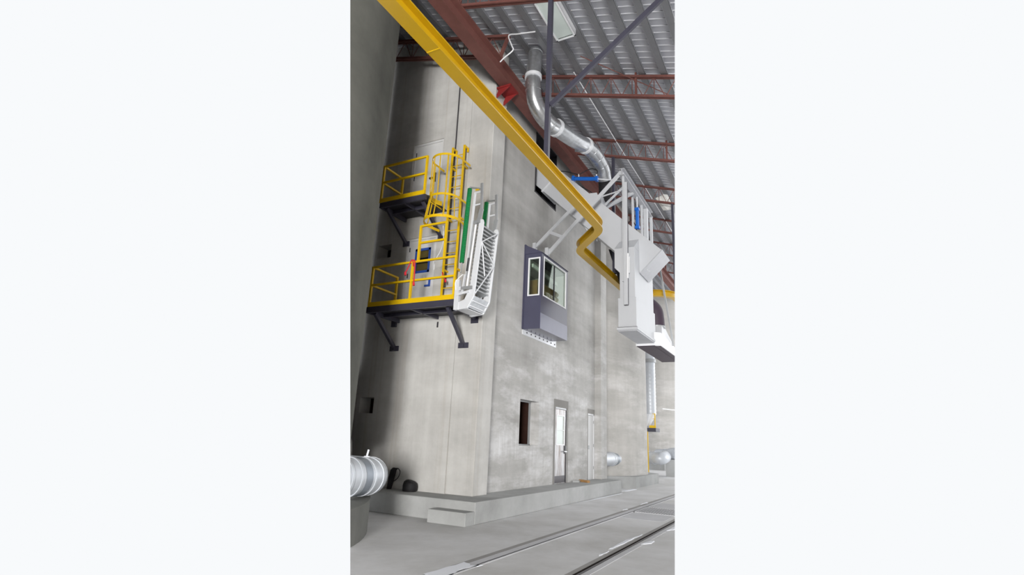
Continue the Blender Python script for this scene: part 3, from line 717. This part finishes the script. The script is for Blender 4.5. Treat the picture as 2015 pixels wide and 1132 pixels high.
tube(bm, pp, r2, 24, caps=False); link('duct_run', bm, 'galv', t, smooth=True)
for k in (4, 10, 13, 16, 19, 23, 27, 30, 40, 43, 46, 49, 52):
    big = k in (10, 30, 40)
    d = (sp[min(k + 1, len(sp) - 1)] - sp[k - 1]).normalized(); w = .045 if big else .012
    bm = B(); tube(bm, [sp[k] - d * w, sp[k] + d * w], rad[k] + (.03 if big else .008), 24); link('collar' if big else 'seam', bm, 'alu' if big else 'galv', t, smooth=True)
bm = B(); q = spline([(14.44, 4.74, 9.42), (14.5, 4.74, 9.2), (14.54, 4.76, 8.95), (14.5, 4.82, 8.70)], 12)
tube(bm, q, [.185 + .012 * (i % 2) for i in range(len(q))], 20); o = link('flexible_sleeve', bm, 'rubber', t, smooth=True); o['label'] = 'black flexible sleeve'
bm = B(); tube(bm, [(14.43, 4.74, 9.48), (14.45, 4.74, 9.38)], .205, 20); link('hose_clamp', bm, 'alu', t, smooth=True)

# dust hood beyond the spout
t = thing('dust_hood', 'white dust hood with dark underside beyond the drop spout at right', 'hood', (16.6, 3.75, 4.4))
HX0, HX1, HY0, HY1, HZ = 15.35, 18.6, 3.41, 4.11, 4.4
bm = B(); loft(bm, [[(HX0, HY1, HZ), (HX0, HY0 + .15, HZ), (HX0 + .12, HY0, HZ), (HX1, HY0, HZ), (HX1, HY1, HZ)], [(HX0, HY1, HZ + .38), (HX0, HY0 + .15, HZ + .38), (HX0 + .12, HY0, HZ + .38), (HX1, HY0, HZ + .2), (HX1, HY1, HZ + .2)]]); link('casing', bm, 'white', t, cut=True)
bm = B(); box(bm, (HX0 + .03, HY0 + .16, HZ - .015), (HX1, HY1 - .02, HZ)); box(bm, (HX0 + .16, HY0 + .02, HZ - .015), (HX1, HY0 + .17, HZ)); link('underside_screen', bm, 'purple', t, cut=True)
bm = B(); loft(bm, [[(HX0 + .35, HY0 + .02, HZ + .36), (17.6, HY0 + .02, HZ + .24), (17.6, HY1 - .02, HZ + .24), (HX0 + .35, HY1 - .02, HZ + .36)], [(16.4, 3.58, 5.18), (16.9, 3.58, 5.18), (16.9, 3.98, 5.18), (16.4, 3.98, 5.18)]]); link('hopper_cone', bm, 'white', t, cut=True)
bm = B(); q = spline([(16.65, 4.55, 5.95), (16.65, 4.15, 5.98), (16.65, 3.86, 5.75), (16.65, 3.80, 5.45), (16.65, 3.79, 5.16)], 7); tube(bm, q, .245, 22); o = link('rubber_elbow', bm, 'purple', t, smooth=True); o['label'] = 'dark purple flexible elbow above the hood'
bm = B(); prism(bm, [(15.56, 4.98, 7.56), (15.56, 4.60, 6.30), (15.56, 3.9, 6.0), (15.56, 3.9, 7.3)], (.9, 0, 0)); o = link('rubber_curtain', bm, 'rubber', t); o['label'] = 'black rubber curtain behind the spout'
bm = B(); tube(bm, [(16.65, 3.79, 5.22), (16.65, 3.79, 5.16)], .262, 22); link('clamp_ring', bm, 'tread', t, smooth=True)
bm = B(); bar(bm, (17.0, 3.70, 7.15), (17.0, 3.374, 4.66), .055); link('stay_bar', bm, 'tread', t, cut=True)
bm = B(); bar(bm, (16.65, 4.9, 8.0), (16.65, 4.55, 5.95), .1); link('elbow_support', bm, 'black_steel', t)

# ------------------------------------------------------------------ lower access platform
def rails(t, x, ya, yb, zf, zs, posts, xend, side_y):
    for z in zs:
        bm = B(); bar(bm, (x, ya, z), (x, yb, z), .045); link('rail', bm, 'yellow', t, cut=True)
        bm = B(); bar(bm, (x, side_y, z), (xend, side_y, z), .045); link('rail', bm, 'yellow', t, cut=True)
    for y in posts:
        bm = B(); bar(bm, (x, y, zf), (x, y, zs[-1] + .02), .05); link('post', bm, 'yellow', t, cut=True)
    bm = B(); bar(bm, (xend, side_y, zf), (xend, side_y, zs[-1] + .02), .05); link('post', bm, 'yellow', t, cut=True)
    bm = B(); box(bm, (x - .03, ya - .025, zf), (x - .02, yb + .025, zf + .11)); link('toe_board', bm, 'yellow', t, cut=True)
PX = 9.4
t = thing('access_platform', 'lower steel access platform with yellow guard rails at the taped door', 'platform', (10, 7.7, 4.4))
bm = B(); box(bm, (PX + .0, 6.5, 4.48), (XW - .01, 8.95, 4.52)); link('deck', bm, 'black_steel', t, cut=True)
bm = B()
for q in (((PX - .03, 6.47, 4.38), (PX + .03, 8.97, 4.52)), ((PX + .03, 6.47, 4.38), (XW - .01, 6.53, 4.52)), ((PX + .03, 8.91, 4.38), (XW - .01, 8.97, 4.52)), ((PX + .55, 6.53, 4.40), (PX + .60, 8.91, 4.48)), ((PX + .03, 7.7, 4.40), (XW - .01, 7.75, 4.48))): box(bm, *q)
link('edge_channel', bm, 'dsteel', t, cut=True)
rails(t, PX, 6.5, 8.9, 4.52, (5.06, 5.51), (6.5, 7.70, 8.9), 10.3, 8.9)
for y0_, y1_, zw in ((6.72, 6.93, 3.72), (8.80, 9.0, 3.72)):
    bm = B(); bar(bm, (PX + .12, y0_, 4.40), (XW - .03, y1_, zw + .04), .07, .09); o = link('strut', bm, 'dsteel', t, cut=True)
    bm = B(); box(bm, (XW - .02, y1_ - .14, zw - .06), (XW, y1_ + .14, zw + .07)); box(bm, (XW - .08, y1_ - .04, zw - .05), (XW, y1_ + .04, zw + .06)); link('wall_plate', bm, 'dsteel', t, cut=True)
bm = B(); box(bm, (XW - .02, 6.56, 4.24), (XW, 6.76, 4.39)); link('wall_plate', bm, 'dsteel', t)
bm = B(); bar(bm, (PX + .05, 6.44, 4.34), (XW - .02, 6.64, 4.36), .05, .07); link('end_bearer', bm, 'dsteel', t)
bm = B(); box(bm, (XW - .06, 9.0, 4.28), (XW, 9.14, 4.44)); link('wall_plate', bm, 'dsteel', t)
# raised guard frame on the rail
for y in (7.56, 6.83):
    bm = B(); bar(bm, (PX, y, 5.53), (PX, y, 6.40), .05); link('guard_post', bm, 'yellow', t)
for z in (6.38, 5.96):
    bm = B(); bar(bm, (PX, 6.83, z), (PX, 7.56, z), .045); link('guard_rail', bm, 'yellow', t)
# red straps
def strap(pts, label):
    bm = B(); q = spline(pts, 5); rings = []
    tube(bm, q, .014, 8); p = V(pts[-1]); tube(bm, [p + V((0, 0, .02)), p - V((0, .01, .06))], .026, 8)
    tag(link('webbing_strap', bm, 'redstrap', smooth=True), label, 'strap', 'red straps on the lower guard rail')
strap([(9.37, 7.66, 5.40), (9.366, 7.69, 5.54), (9.37, 7.74, 5.535), (9.37, 7.81, 5.38), (9.37, 7.88, 5.26)], 'red strap tail hanging to the left of the middle post of the lower rail')
strap([(9.37, 7.69, 5.545), (9.36, 7.64, 5.54), (9.36, 7.615, 5.45), (9.36, 7.60, 5.20), (9.36, 7.60, 4.98)], 'red strap hanging straight down right of the middle post of the lower rail')
strap([(10.33, 7.53, 5.52), (10.3, 7.49, 5.46), (10.3, 7.46, 5.38), (10.3, 7.40, 5.30)], 'short red strap tied to the ladder behind the lower rail')

# upper platform
t = thing('access_platform', 'upper small steel platform with yellow rails below the closed pale door', 'platform', (10, 8.4, 7.2))
arc = [(10.0 + .42 * math.cos(a), 7.32 + .42 * math.sin(a)) for a in [math.radians(k) for k in range(140, 55, -10)]]
poly = [(9.57, 9.05), (9.57, 7.66)] + arc + [(XW - .01, 7.72), (XW - .01, 9.05)]
bm = B(); prism(bm, [(x, y, 7.27) for x, y in poly], (0, 0, .03)); link('deck', bm, 'black_steel', t, cut=True)
bm = B()
for q in (((9.54, 7.64, 7.17), (9.60, 9.08, 7.30)), ((9.6, 9.02, 7.17), (XW - .01, 9.08, 7.30)), ((10.0, 7.76, 7.18), (10.05, 9.02, 7.27)), ((9.6, 8.3, 7.18), (XW - .01, 8.35, 7.27))): box(bm, *q)
link('edge_channel', bm, 'dsteel', t, cut=True)
bm = B(); rr = [[(10.0 + r * math.cos(math.radians(k)), 7.32 + r * math.sin(math.radians(k)), z) for r, z in ((.41, 7.28), (.425, 7.28), (.425, 7.40), (.41, 7.40))] for k in range(150, 50, -8)]
loft(bm, rr); link('curved_toe_board', bm, 'yellow', t)
rails(t, 9.55, 7.69, 9.06, 7.30, (7.87, 8.33), (7.69, 9.06), 10.3, 9.06)
for y in (7.82, 8.95):
    bm = B(); bar(bm, (9.68, y, 7.19), (XW - .03, y, 6.55), .06, .08); link('strut', bm, 'dsteel', t, cut=True)
    bm = B(); box(bm, (XW - .03, y - .1, 6.46), (XW, y + .1, 6.6)); link('wall_plate', bm, 'dsteel', t, cut=True)

# caged ladder
t = thing('caged_ladder', 'yellow caged wall ladder between the two access platforms', 'ladder', (10.38, 7.36, 4.55))
LX = 10.38
for y in (7.54, 7.18):
    bm = B(); bar(bm, (LX, y, 4.54), (LX, y, 8.98), .03, .055); bar(bm, (LX, y, 8.96), (LX + .17, y, 8.96), .03, .05); bar(bm, (LX + .17, y, 8.98), (LX + .17, y, 8.86), .03, .05)
    o = link('stringer', bm, 'yellow', t)
    for z in (5.6, 6.95, 8.4):
        bm = B(); bar(bm, (LX, y, z), (XW, y, z), .03, .05); link('standoff', bm, 'yellow', o)
z = 4.82
while z < 8.95:
    bm = B(); tube(bm, [(LX, 7.54, z), (LX, 7.18, z)], .012, 8); link('rung', bm, 'yellow', t); z += .30
def hoop(z, r, cx, w):
    pts = [(LX, 7.36 + min(r, .40) * 1.0, z)] + [(cx + r * math.cos(a), 7.36 + r * math.sin(a), z) for a in [math.radians(k) for k in range(80, 285, 8)]] + [(LX, 7.36 - min(r, .40), z)]
    pts = [V(p) for p in pts]; rings = []
    for i in range(len(pts)):
        d = (pts[min(i + 1, len(pts) - 1)] - pts[max(i - 1, 0)]).normalized(); s = V((d.y, -d.x, 0)) * .005
        rings.append([pts[i] - s - V((0, 0, w / 2)), pts[i] + s - V((0, 0, w / 2)), pts[i] + s + V((0, 0, w / 2)), pts[i] - s + V((0, 0, w / 2))])
    bm = B(); loft(bm, rings); link('cage_hoop', bm, 'yellow', t)
hoop(8.33, .40, 9.98, .055); hoop(7.27, .39, 9.98, .055); hoop(6.66, .47, 9.96, .07)
for k in (92, 125, 155, 185, 215, 250, 282):
    a = math.radians(k); f = lambda r, cx: (cx + r * math.cos(a), 7.36 + r * math.sin(a))
    p = [(*f(.39, 9.98), 8.33), (*f(.385, 9.98), 7.27), (*f(.46, 9.96), 6.66)]
    w = .05 if k == 215 else .028
    bm = B(); bar(bm, p[0], p[1], w, .012); bar(bm, p[1], p[2], w, .012); link('cage_bar', bm, 'yellow', t)
# conduit above the ladder, cable beside it
bm = B(); tube(bm, [(XW - .03, 7.57, 5.2), (XW - .03, 7.60, 11.6)], .018, 8); tag(link('wall_conduit', bm, 'rail', smooth=True), 'thin grey conduit running straight up the left tower face above the ladder', 'conduit')
bm = B(); tube(bm, spline([(9.9, 7.30, 6.55), (9.9, 7.26, 6.2), (9.85, 7.28, 5.9), (9.7, 7.3, 5.6), (9.65, 7.28, 5.35)]), .01, 6); tag(link('loose_cable', bm, 'white', smooth=True), 'loose white cable dangling beside the ladder behind the lower rail', 'cable')

# ------------------------------------------------------------------ folding gangway
t = thing('folding_gangway', 'white folding gangway with green springs stowed upright at the platform end', 'gangway', (9.75, 6.15, 4.27))
GX0, GX1 = 9.40, 10.10
prof = [(5.98, 4.56), (6.13, 4.30), (6.44, 4.27), (6.44, 4.42), (6.22, 4.50), (6.10, 4.74), (5.975, 6.16), (5.965, 6.27), (5.93, 6.31), (5.87, 6.30), (5.85, 6.23)]
for x in (GX0, GX1 - .045):
    bm = B(); prism(bm, [(x, y, z) for y, z in prof], (.045, 0, 0)); link('stringer', bm, 'alu', t, bevel=.006)
def yo(z): return 5.98 + (5.85 - 5.98) * (z - 4.56) / 1.67
k = 0; z = 4.72
while z < 6.2:
    y = yo(z); bm = B(); bar(bm, (GX0 + .045, y + .12, z), (GX1 - .045, y + .12, z), .15, .018, up=(0, .35, 1)); bar(bm, (GX0 + .045, y + .05, z + .012), (GX1 - .045, y + .05, z + .012), .018, .035); link('tread', bm, 'tread', t); z += .085
for a, b in (((0, 4.62), (1, 5.42)), ((1, 5.42), (0, 5.78)), ((0, 5.78), (1, 6.2)), ((0, 5.78), (.45, 5.08))):
    fx = lambda u: GX0 + .03 + u * (GX1 - GX0 - .06)
    bm = B(); tube(bm, [(fx(a[0]), yo(a[1]) - .005, a[1]), (fx(b[0]), yo(b[1]) - .005, b[1])], .014, 8); link('cross_brace', bm, 'alu', t)
bm = B(); prism(bm, [(GX0 + .045, 5.99, 4.57), (GX0 + .045, 6.13, 4.32), (GX0 + .045, 6.15, 4.33), (GX0 + .045, 6.01, 4.58)], (GX1 - GX0 - .09, 0, 0)); link('toe_plate', bm, 'galv', t)
bm = B(); box(bm, (GX0 + .045, 6.14, 4.29), (GX1 - .045, 6.43, 4.305)); link('hinge_plate', bm, 'alu', t)
for z in (4.36, 4.46):
    bm = B(); bar(bm, (GX0 + .045, 6.09 + (4.36 - z) * .6, z), (GX1 - .045, 6.09 + (4.36 - z) * .6, z), .03, .03); link('toe_bar', bm, 'alu', t)
for x, xs in ((GX0 + .02, GX0 - .02), (GX1 - .02, GX1 + .03)):
    bm = B(); bar(bm, (x, 6.0, 6.22), (x, 5.93, 6.56), .03, .10); bar(bm, (x, 5.93, 6.54), (x, 5.965, 7.2), .035, .055); link('handrail_arm', bm, 'tread', t)
    bm = B(); bar(bm, (x, 6.22, 5.0), (x, 6.13, 7.0), .03, .045); bar(bm, (x, 6.14, 6.98), (x, 5.95, 6.99), .025, .03); bar(bm, (x, 6.14, 6.68), (x, 5.94, 6.69), .025, .03); link('handrail_arm', bm, 'alu', t)
    s = x < 9.7
    p0, p1 = (V((xs, 6.255, 7.10)), V((xs, 6.335, 5.33))) if s else (V((xs, 6.25, 7.08)), V((xs, 6.31, 6.2)))
    bm = B(); n = 110 if s else 56; tube(bm, [p0.lerp(p1, i / n) for i in range(n + 1)], [.046 + (.012 if i % 2 else 0) for i in range(n + 1)], 12)
    o = link('counterbalance_spring', bm, 'green', t); o['label'] = 'green coil spring'
    bm = B(); tube(bm, [p0, p0 + V((0, -.02, .05))], .022, 8); bar(bm, p0 + V((0, -.01, .03)), V((x, 5.97, 7.06)), .03, .03); tube(bm, [p1, p1 + V((0, .01, -.22))], .018, 8); link('spring_anchor', bm, 'tread', t)
    bm = B(); tube(bm, [(xs + .015, 6.17, 4.75), (xs + .015, 6.04, 6.22)], .026, 10); link('lift_tube', bm, 'white', t, smooth=True)
    bm = B(); tube(bm, [(xs + .01, 6.205, 5.0), (xs + .01, 6.09, 6.15)], .014, 10); link('lift_tube', bm, 'tread', t, smooth=True)
    bm = B(); bar(bm, (xs - .005, 6.19, 5.12), (xs - .005, 6.165, 5.42), .03, .016, up=(0, 1, 0)); bar(bm, (xs - .005, 6.155, 5.12), (xs - .005, 6.13, 5.42), .03, .012, up=(0, 1, 0)); link('slot_cover', bm, 'rubber', t)
    bm = B(); box(bm, (xs - .01, 5.93, 6.22), (xs + .05, 6.10, 6.29)); tube(bm, [(xs - .02, 6.04, 6.22), (xs + .06, 6.04, 6.22)], .035, 12); link('knuckle', bm, 'tread', t)
    bm = B(); tube(bm, spline([(xs, 6.44, 4.72), (xs - .02, 6.45, 4.88), (xs - .01, 6.38, 4.98), (xs, 6.28, 5.06)]), .012, 7); link('lift_hose', bm, 'white', t, smooth=True)
    bm = B(); bar(bm, (xs, 6.27, 4.62), (xs, 6.22, 5.05), .05, .04); bar(bm, (xs, 6.42, 4.60), (xs, 6.10, 4.66), .04, .05); link('lever', bm, 'alu', t)
bm = B(); box(bm, (GX0 + .0, 6.02, 7.04), (GX0 + .03, 6.12, 7.07)); o = link('warning_tag', bm, 'yellow', t); o['label'] = 'small yellow tag at the spring top'
for x in (GX0 - .02, GX1 - .06):
    bm = B(); box(bm, (x, 6.36, 4.28), (x + .08, 6.47, 4.95)); box(bm, (x - .01, 6.28, 4.70), (x + .09, 6.40, 4.78)); link('pivot_bracket', bm, 'alu', t)
bm = B(); bar(bm, (GX0 - .03, 6.30, 4.74), (GX0 - .03, 6.02, 4.74), .03, .07); link('latch_plate', bm, 'tread', t)

# ------------------------------------------------------------------ pipes
def pipe(name, label, pts, r, rings, grey, k=6, cap=True):
    t = thing(name, label, 'pipe', tuple(V(pts[0])), 'large jacketed pipes along the silos')
    q = spline(pts, k); bm = B(); tube(bm, q, r, 28); link('pipe_run', bm, 'pipe', t, cut=True, smooth=True)
    for i in rings:
        d = (q[min(i + 1, len(q) - 1)] - q[max(i - 1, 0)]).normalized()
        bm = B(); tube(bm, [q[i] - d * .025, q[i] + d * .025], r + .014, 28); link('band', bm, 'pipe', t, cut=True, smooth=True)
    for i, j in grey:
        bm = B(); tube(bm, q[i:j + 1], r + .006, 28, caps=False); link('jacket_patch', bm, 'pipe_grey', t, cut=True, smooth=True, fill=False)
    return t
lp = pipe('air_pipe', 'big white jacketed pipe with an elbow in front of the left silo', [(5.5, 6.92, .93), (6.4, 6.92, .93), (7.2, 6.92, .92), (7.7, 6.95, .91), (8.02, 7.1, .905), (8.18, 7.4, .905), (8.22, 7.9, .905), (8.22, 8.3, .905)], .315, (11, 13, 17, 20, 24, 27), ((14, 16),))
bm = B(); tube(bm, [(7.78, 7.0, 1.22), (7.78, 7.0, 1.25)], .05, 10); bar(bm, (7.78, 7.0, 1.24), (7.8, 6.99, 1.36), .035, .012); link('inspection_tag', bm, 'snow', lp)
pipe('air_pipe', 'silver pipe running from the tower end into the first round silo', [(19.76, 6.86, 1.05), (20.6, 6.86, 1.05), (21.4, 6.86, 1.05), (22.05, 6.84, 1.05)], .255, (12, 14, 18), ((15, 17),))
pipe('air_pipe', 'silver jacketed pipe elbow low between the two round silos', [(31.0, 8.6, 1.05), (30.6, 7.6, 1.0), (30.3, 7.05, .98), (30.5, 6.85, 1.0), (31.6, 6.95, 1.05)], .32, (6, 10, 14), ((1, 6),))
pipe('air_pipe', 'bright silver pipe rising to the right edge beyond the pipe elbow', [(33.5, 7.8, 1.1), (33.0, 7.1, 1.15), (32.2, 6.6, 1.22), (32.0, 6.1, 1.3)], .33, (5, 10, 14), ())

bm = B(); box(bm, (31.9, 6.5, 0), (32.7, 7.0, .92)); tag(link('pipe_saddle', bm, 'plinth', cut=True), 'pale concrete saddle block under the bright pipe at the right edge', 'pipe support')
# vertical spiral downpipe with small platform
X0 = 30.0
t = thing('spiral_downpipe', 'tall vertical ribbed silver downpipe beside the right silo', 'downpipe', (X0, 7.25, 2.6))
bm = B(); n = 60; tube(bm, [(X0, 7.30, 3.25 + 3.9 * i / n) for i in range(n + 1)], [.30 + (.012 if i % 3 == 0 else 0) for i in range(n + 1)], 24); link('pipe_run', bm, 'pipe', t, smooth=True)
bm = B(); tube(bm, [(X0, 7.30, 6.05), (X0, 7.30, 6.22)], .36, 24); link('flange', bm, 'tread', t, smooth=True)
bm = B(); loft(bm, [[(X0 + .3 * math.cos(a), 7.30 + .3 * math.sin(a), 3.25) for a in [2 * PI * i / 16 for i in range(16)]], [(X0 + .2 * math.cos(a), 7.5 + .14 * math.sin(a), 2.62) for a in [2 * PI * i / 16 for i in range(16)]]]); link('outlet_boot', bm, 'alu', t)
t = thing('small_platform', 'small dark platform with yellow rail and ladder at the foot of the downpipe', 'platform', (X0, 7.3, 0))
bm = B(); box(bm, (X0 - .3, 6.97, 2.34), (X0 + .6, 7.9, 2.53)); link('deck', bm, 'dsteel', t)
bm = B(); box(bm, (X0 - .32, 6.96, 2.53), (X0 - .30, 7.31, 2.66)); link('toe_board', bm, 'yellow', t)
bm = B(); bar(bm, (X0 - .3, 7.0, 2.53), (X0 - .3, 7.0, 3.28), .05); bar(bm, (X0 - .3, 7.0, 3.0), (X0 - .3, 7.12, 3.0), .025); bar(bm, (X0 - .3, 7.0, 3.26), (X0 - .3, 7.12, 3.26), .025); link('post', bm, 'yellow', t)
for y in (7.44, 7.62):
    bm = B(); bar(bm, (X0 - .2, y, 0.0), (X0 - .2, y, 2.34), .06); link('ladder_stringer', bm, 'yellow', t)
for k in range(7):
    bm = B(); bar(bm, (X0 - .2, 7.44, .3 + k * .3), (X0 - .2, 7.62, .3 + k * .3), .02); link('ladder_rung', bm, 'yellow', t)
# thin conduit on the far silo
bm = B(); tube(bm, [(36.0, 8.0, 3.93), (38.0, 7.3, 3.95), (40.0, 6.9, 3.97)], .03, 8); tag(link('wall_conduit', bm, 'white', cut=True), 'thin white horizontal conduit on the far bright silo', 'conduit')

bm = B(); box(bm, (XW - .006, 7.70, 4.20), (XW, 7.745, 4.34)); tag(link('anchor_slot', bm, 'rail'), 'small dark vertical slot in the left tower face just under the lower platform', 'slot')
# ------------------------------------------------------------------ floor: embedded rails, grate, powder
def rail_strip(y, label, w=.055, head='rail'):
    t = thing('embedded_rail', label, 'rail', (15, y, 0), 'rails set flush in the floor')
    bm = B(); box(bm, (3, y - w / 2, -.05), (70, y + w / 2, .006)); link('rail_groove', bm, 'dark', t, cut=True)
    bm = B(); box(bm, (3, y - w / 2 - .03, -.05), (70, y - w / 2, .009)); link('rail_head', bm, head, t, cut=True)
    return t
r1 = rail_strip(4.06, 'rail groove in the floor nearer the tower plinth', .028, 'strip_light')
bm = B(); box(bm, (3, 4.075, -.05), (70, 4.21, .004)); link('infill_strip', bm, 'strip_light', r1, cut=True)
bm = B(); box(bm, (3, 4.21, -.05), (70, 4.31, .003)); link('infill_strip', bm, 'strip_dark', r1, cut=True)
r2 = rail_strip(2.79, 'rail groove in the floor nearer the camera at lower right', .045)
bm = B(); box(bm, (3, 2.815, -.05), (70, 2.90, .003)); link('infill_strip', bm, 'strip_dark', r2, cut=True)
bm = B(); box(bm, (3, 2.63, -.05), (70, 2.71, .006)); link('infill_strip', bm, 'strip_light', r2, cut=True)
t = thing('drain_grate', 'dark steel floor grate between the two embedded rails', 'grate', (16, 3.55, 0))
bm = B(); box(bm, (14.5, 2.98, -.1), (15.85, 4.0, .004)); link('pit', bm, 'dark', t, cut=True)
bm = B()
for q in (((14.45, 3.985), (15.9, 4.012)), ((14.45, 2.96), (14.52, 4.012)), ((15.83, 2.96), (15.9, 4.012))): box(bm, (*q[0], -.02), (*q[1], .014))
link('frame', bm, 'strip_light', t, cut=True)
for k in range(16):
    y = 3.94 - k * .062
    bm = B(); box(bm, (14.52, y - .014, -.02), (15.83, y + .014, .012)); link('bar', bm, 'strip_light', t, cut=True)
for (a, b, c, d), lb in (((13.2, 14.44, 3.0, 4.0), 'pale concrete apron in front of the floor grate'), ((15.92, 17.3, 3.0, 4.0), 'pale concrete apron just beyond the floor grate')):
    bm = B(); box(bm, (a, c, -.02), (b, d, .003)); tag(link('concrete_apron', bm, 'strip_light', cut=True), lb, 'apron')
def patch(pts, label, seed, h=.012):
    random.seed(seed); out = []
    for i, (x, y) in enumerate(pts):
        x2, y2 = pts[(i + 1) % len(pts)]
        for k in range(4):
            u = k / 4; out.append((x + (x2 - x) * u + random.uniform(-.03, .03), y + (y2 - y) * u + random.uniform(-.015, .015)))
    bm = B(); c = V((sum(p[0] for p in out) / len(out), sum(p[1] for p in out) / len(out), 0))
    loft(bm, [[(x, y, .001) for x, y in out], [(c.x + (x - c.x) * .9, c.y + (y - c.y) * .9, h) for x, y in out]])
    tag(link('powder_patch', bm, 'snow', cut=True), label, 'powder patch', 'white powder patches on the floor')
patch([(11.15, 2.90), (10.4, 2.93), (9.3, 2.93), (9.2, 2.98), (10.3, 3.0)], 'long white powder streak along the near rail', 1)
patch([(9.05, 2.91), (8.6, 2.93), (8.7, 2.96)], 'small white powder streak left of the long one by the near rail', 2)
patch([(10.0, 2.66), (10.25, 2.54), (10.55, 2.55), (10.45, 2.62)], 'white powder blob right of the near rail', 3)
patch([(11.9, 2.66), (12.1, 2.56), (12.7, 2.53), (12.6, 2.62)], 'white powder blob at the right edge beyond the other blob', 4)
patch([(20.1, 6.05), (20.4, 5.9), (21.6, 5.84), (21.4, 5.98)], 'white powder patch behind the far end of the tower plinth', 5)
patch([(15.6, 5.80), (19.2, 5.74), (19.6, 5.80), (17, 5.845)], 'thin white powder line along the foot of the tower plinth', 6, .006)
patch([(5.8, 4.05), (6.1, 4.34), (6.95, 4.29), (6.85, 4.13), (6.95, 4.0), (6.5, 4.09), (6.2, 4.0)], 'broad white powder smear across the far rail at the bottom of the picture', 7, .009)
patch([(14.6, 4.32), (15.0, 4.35), (14.9, 4.28)], 'tiny white powder spot beside the far rail', 8)
patch([(16.3, 4.33), (17.2, 4.36), (17.0, 4.29)], 'small white powder dash beside the far rail near the grate', 9)

# ------------------------------------------------------------------ small objects on the plinth
t = thing('black_bag', 'black rounded bag slumped on the plinth by the left tower face', 'bag', (10.42, 8.0, ZP))
bm = B(); rings = []
for z, k in ((0, .92), (.03, 1.0), (.12, 1.02), (.19, .9), (.225, .6)):
    rings.append([(10.40 + .15 * k * math.cos(a), 8.0 + .17 * k * math.sin(a) - z * .05, ZP + z * (1 + .1 * math.sin(a))) for a in [2 * PI * i / 16 for i in range(16)]])
loft(bm, rings); link('body', bm, 'rubber', t, smooth=True)
bm = B(); tube(bm, spline([(10.33, 7.92, ZP + .2), (10.3, 7.97, ZP + .24), (10.33, 8.06, ZP + .21)]), .012, 6); link('handle', bm, 'rubber', t)
t = thing('black_satchel', 'tall black folded satchel with a strap leaning on the left tower face', 'bag', (10.45, 8.42, ZP))
bm = B(); loft(bm, [[(10.40, 8.66, ZP), (10.42, 8.58, ZP), (10.47, 8.58, ZP), (10.47, 8.66, ZP)], [(10.43, 8.66, ZP + .22), (10.43, 8.54, ZP + .22), (10.50, 8.54, ZP + .22), (10.50, 8.66, ZP + .22)], [(10.48, 8.66, ZP + .42), (10.48, 8.53, ZP + .42), (10.54, 8.53, ZP + .42), (10.54, 8.66, ZP + .42)], [(10.51, 8.62, ZP + .47), (10.51, 8.50, ZP + .46), (10.55, 8.50, ZP + .46), (10.55, 8.62, ZP + .47)]]); link('body', bm, 'rubber', t, smooth=True)
bm = B(); tube(bm, spline([(10.5, 8.56, ZP + .45), (10.48, 8.44, ZP + .46), (10.46, 8.36, ZP + .38), (10.44, 8.40, ZP + .25), (10.42, 8.54, ZP + .15)]), .009, 6); link('strap', bm, 'rubber', t)
bm = B(); bar(bm, (17.35, 6.55, ZP + .035), (17.15, 6.18, ZP + .035), .10, .07); tag(link('wood_offcut', bm, 'wood', bevel=.005), 'short brown wood offcut lying on the plinth right of the steel door', 'offcut')
bm = B(); prism(bm, [(16.85, 6.60, ZP), (17.2, 6.62, ZP), (17.25, 6.5, ZP), (17.0, 6.45, ZP)], (0, 0, .05)); tag(link('broken_block', bm, 'plinth'), 'pale broken block of mortar on the plinth beside the wood offcut', 'rubble')
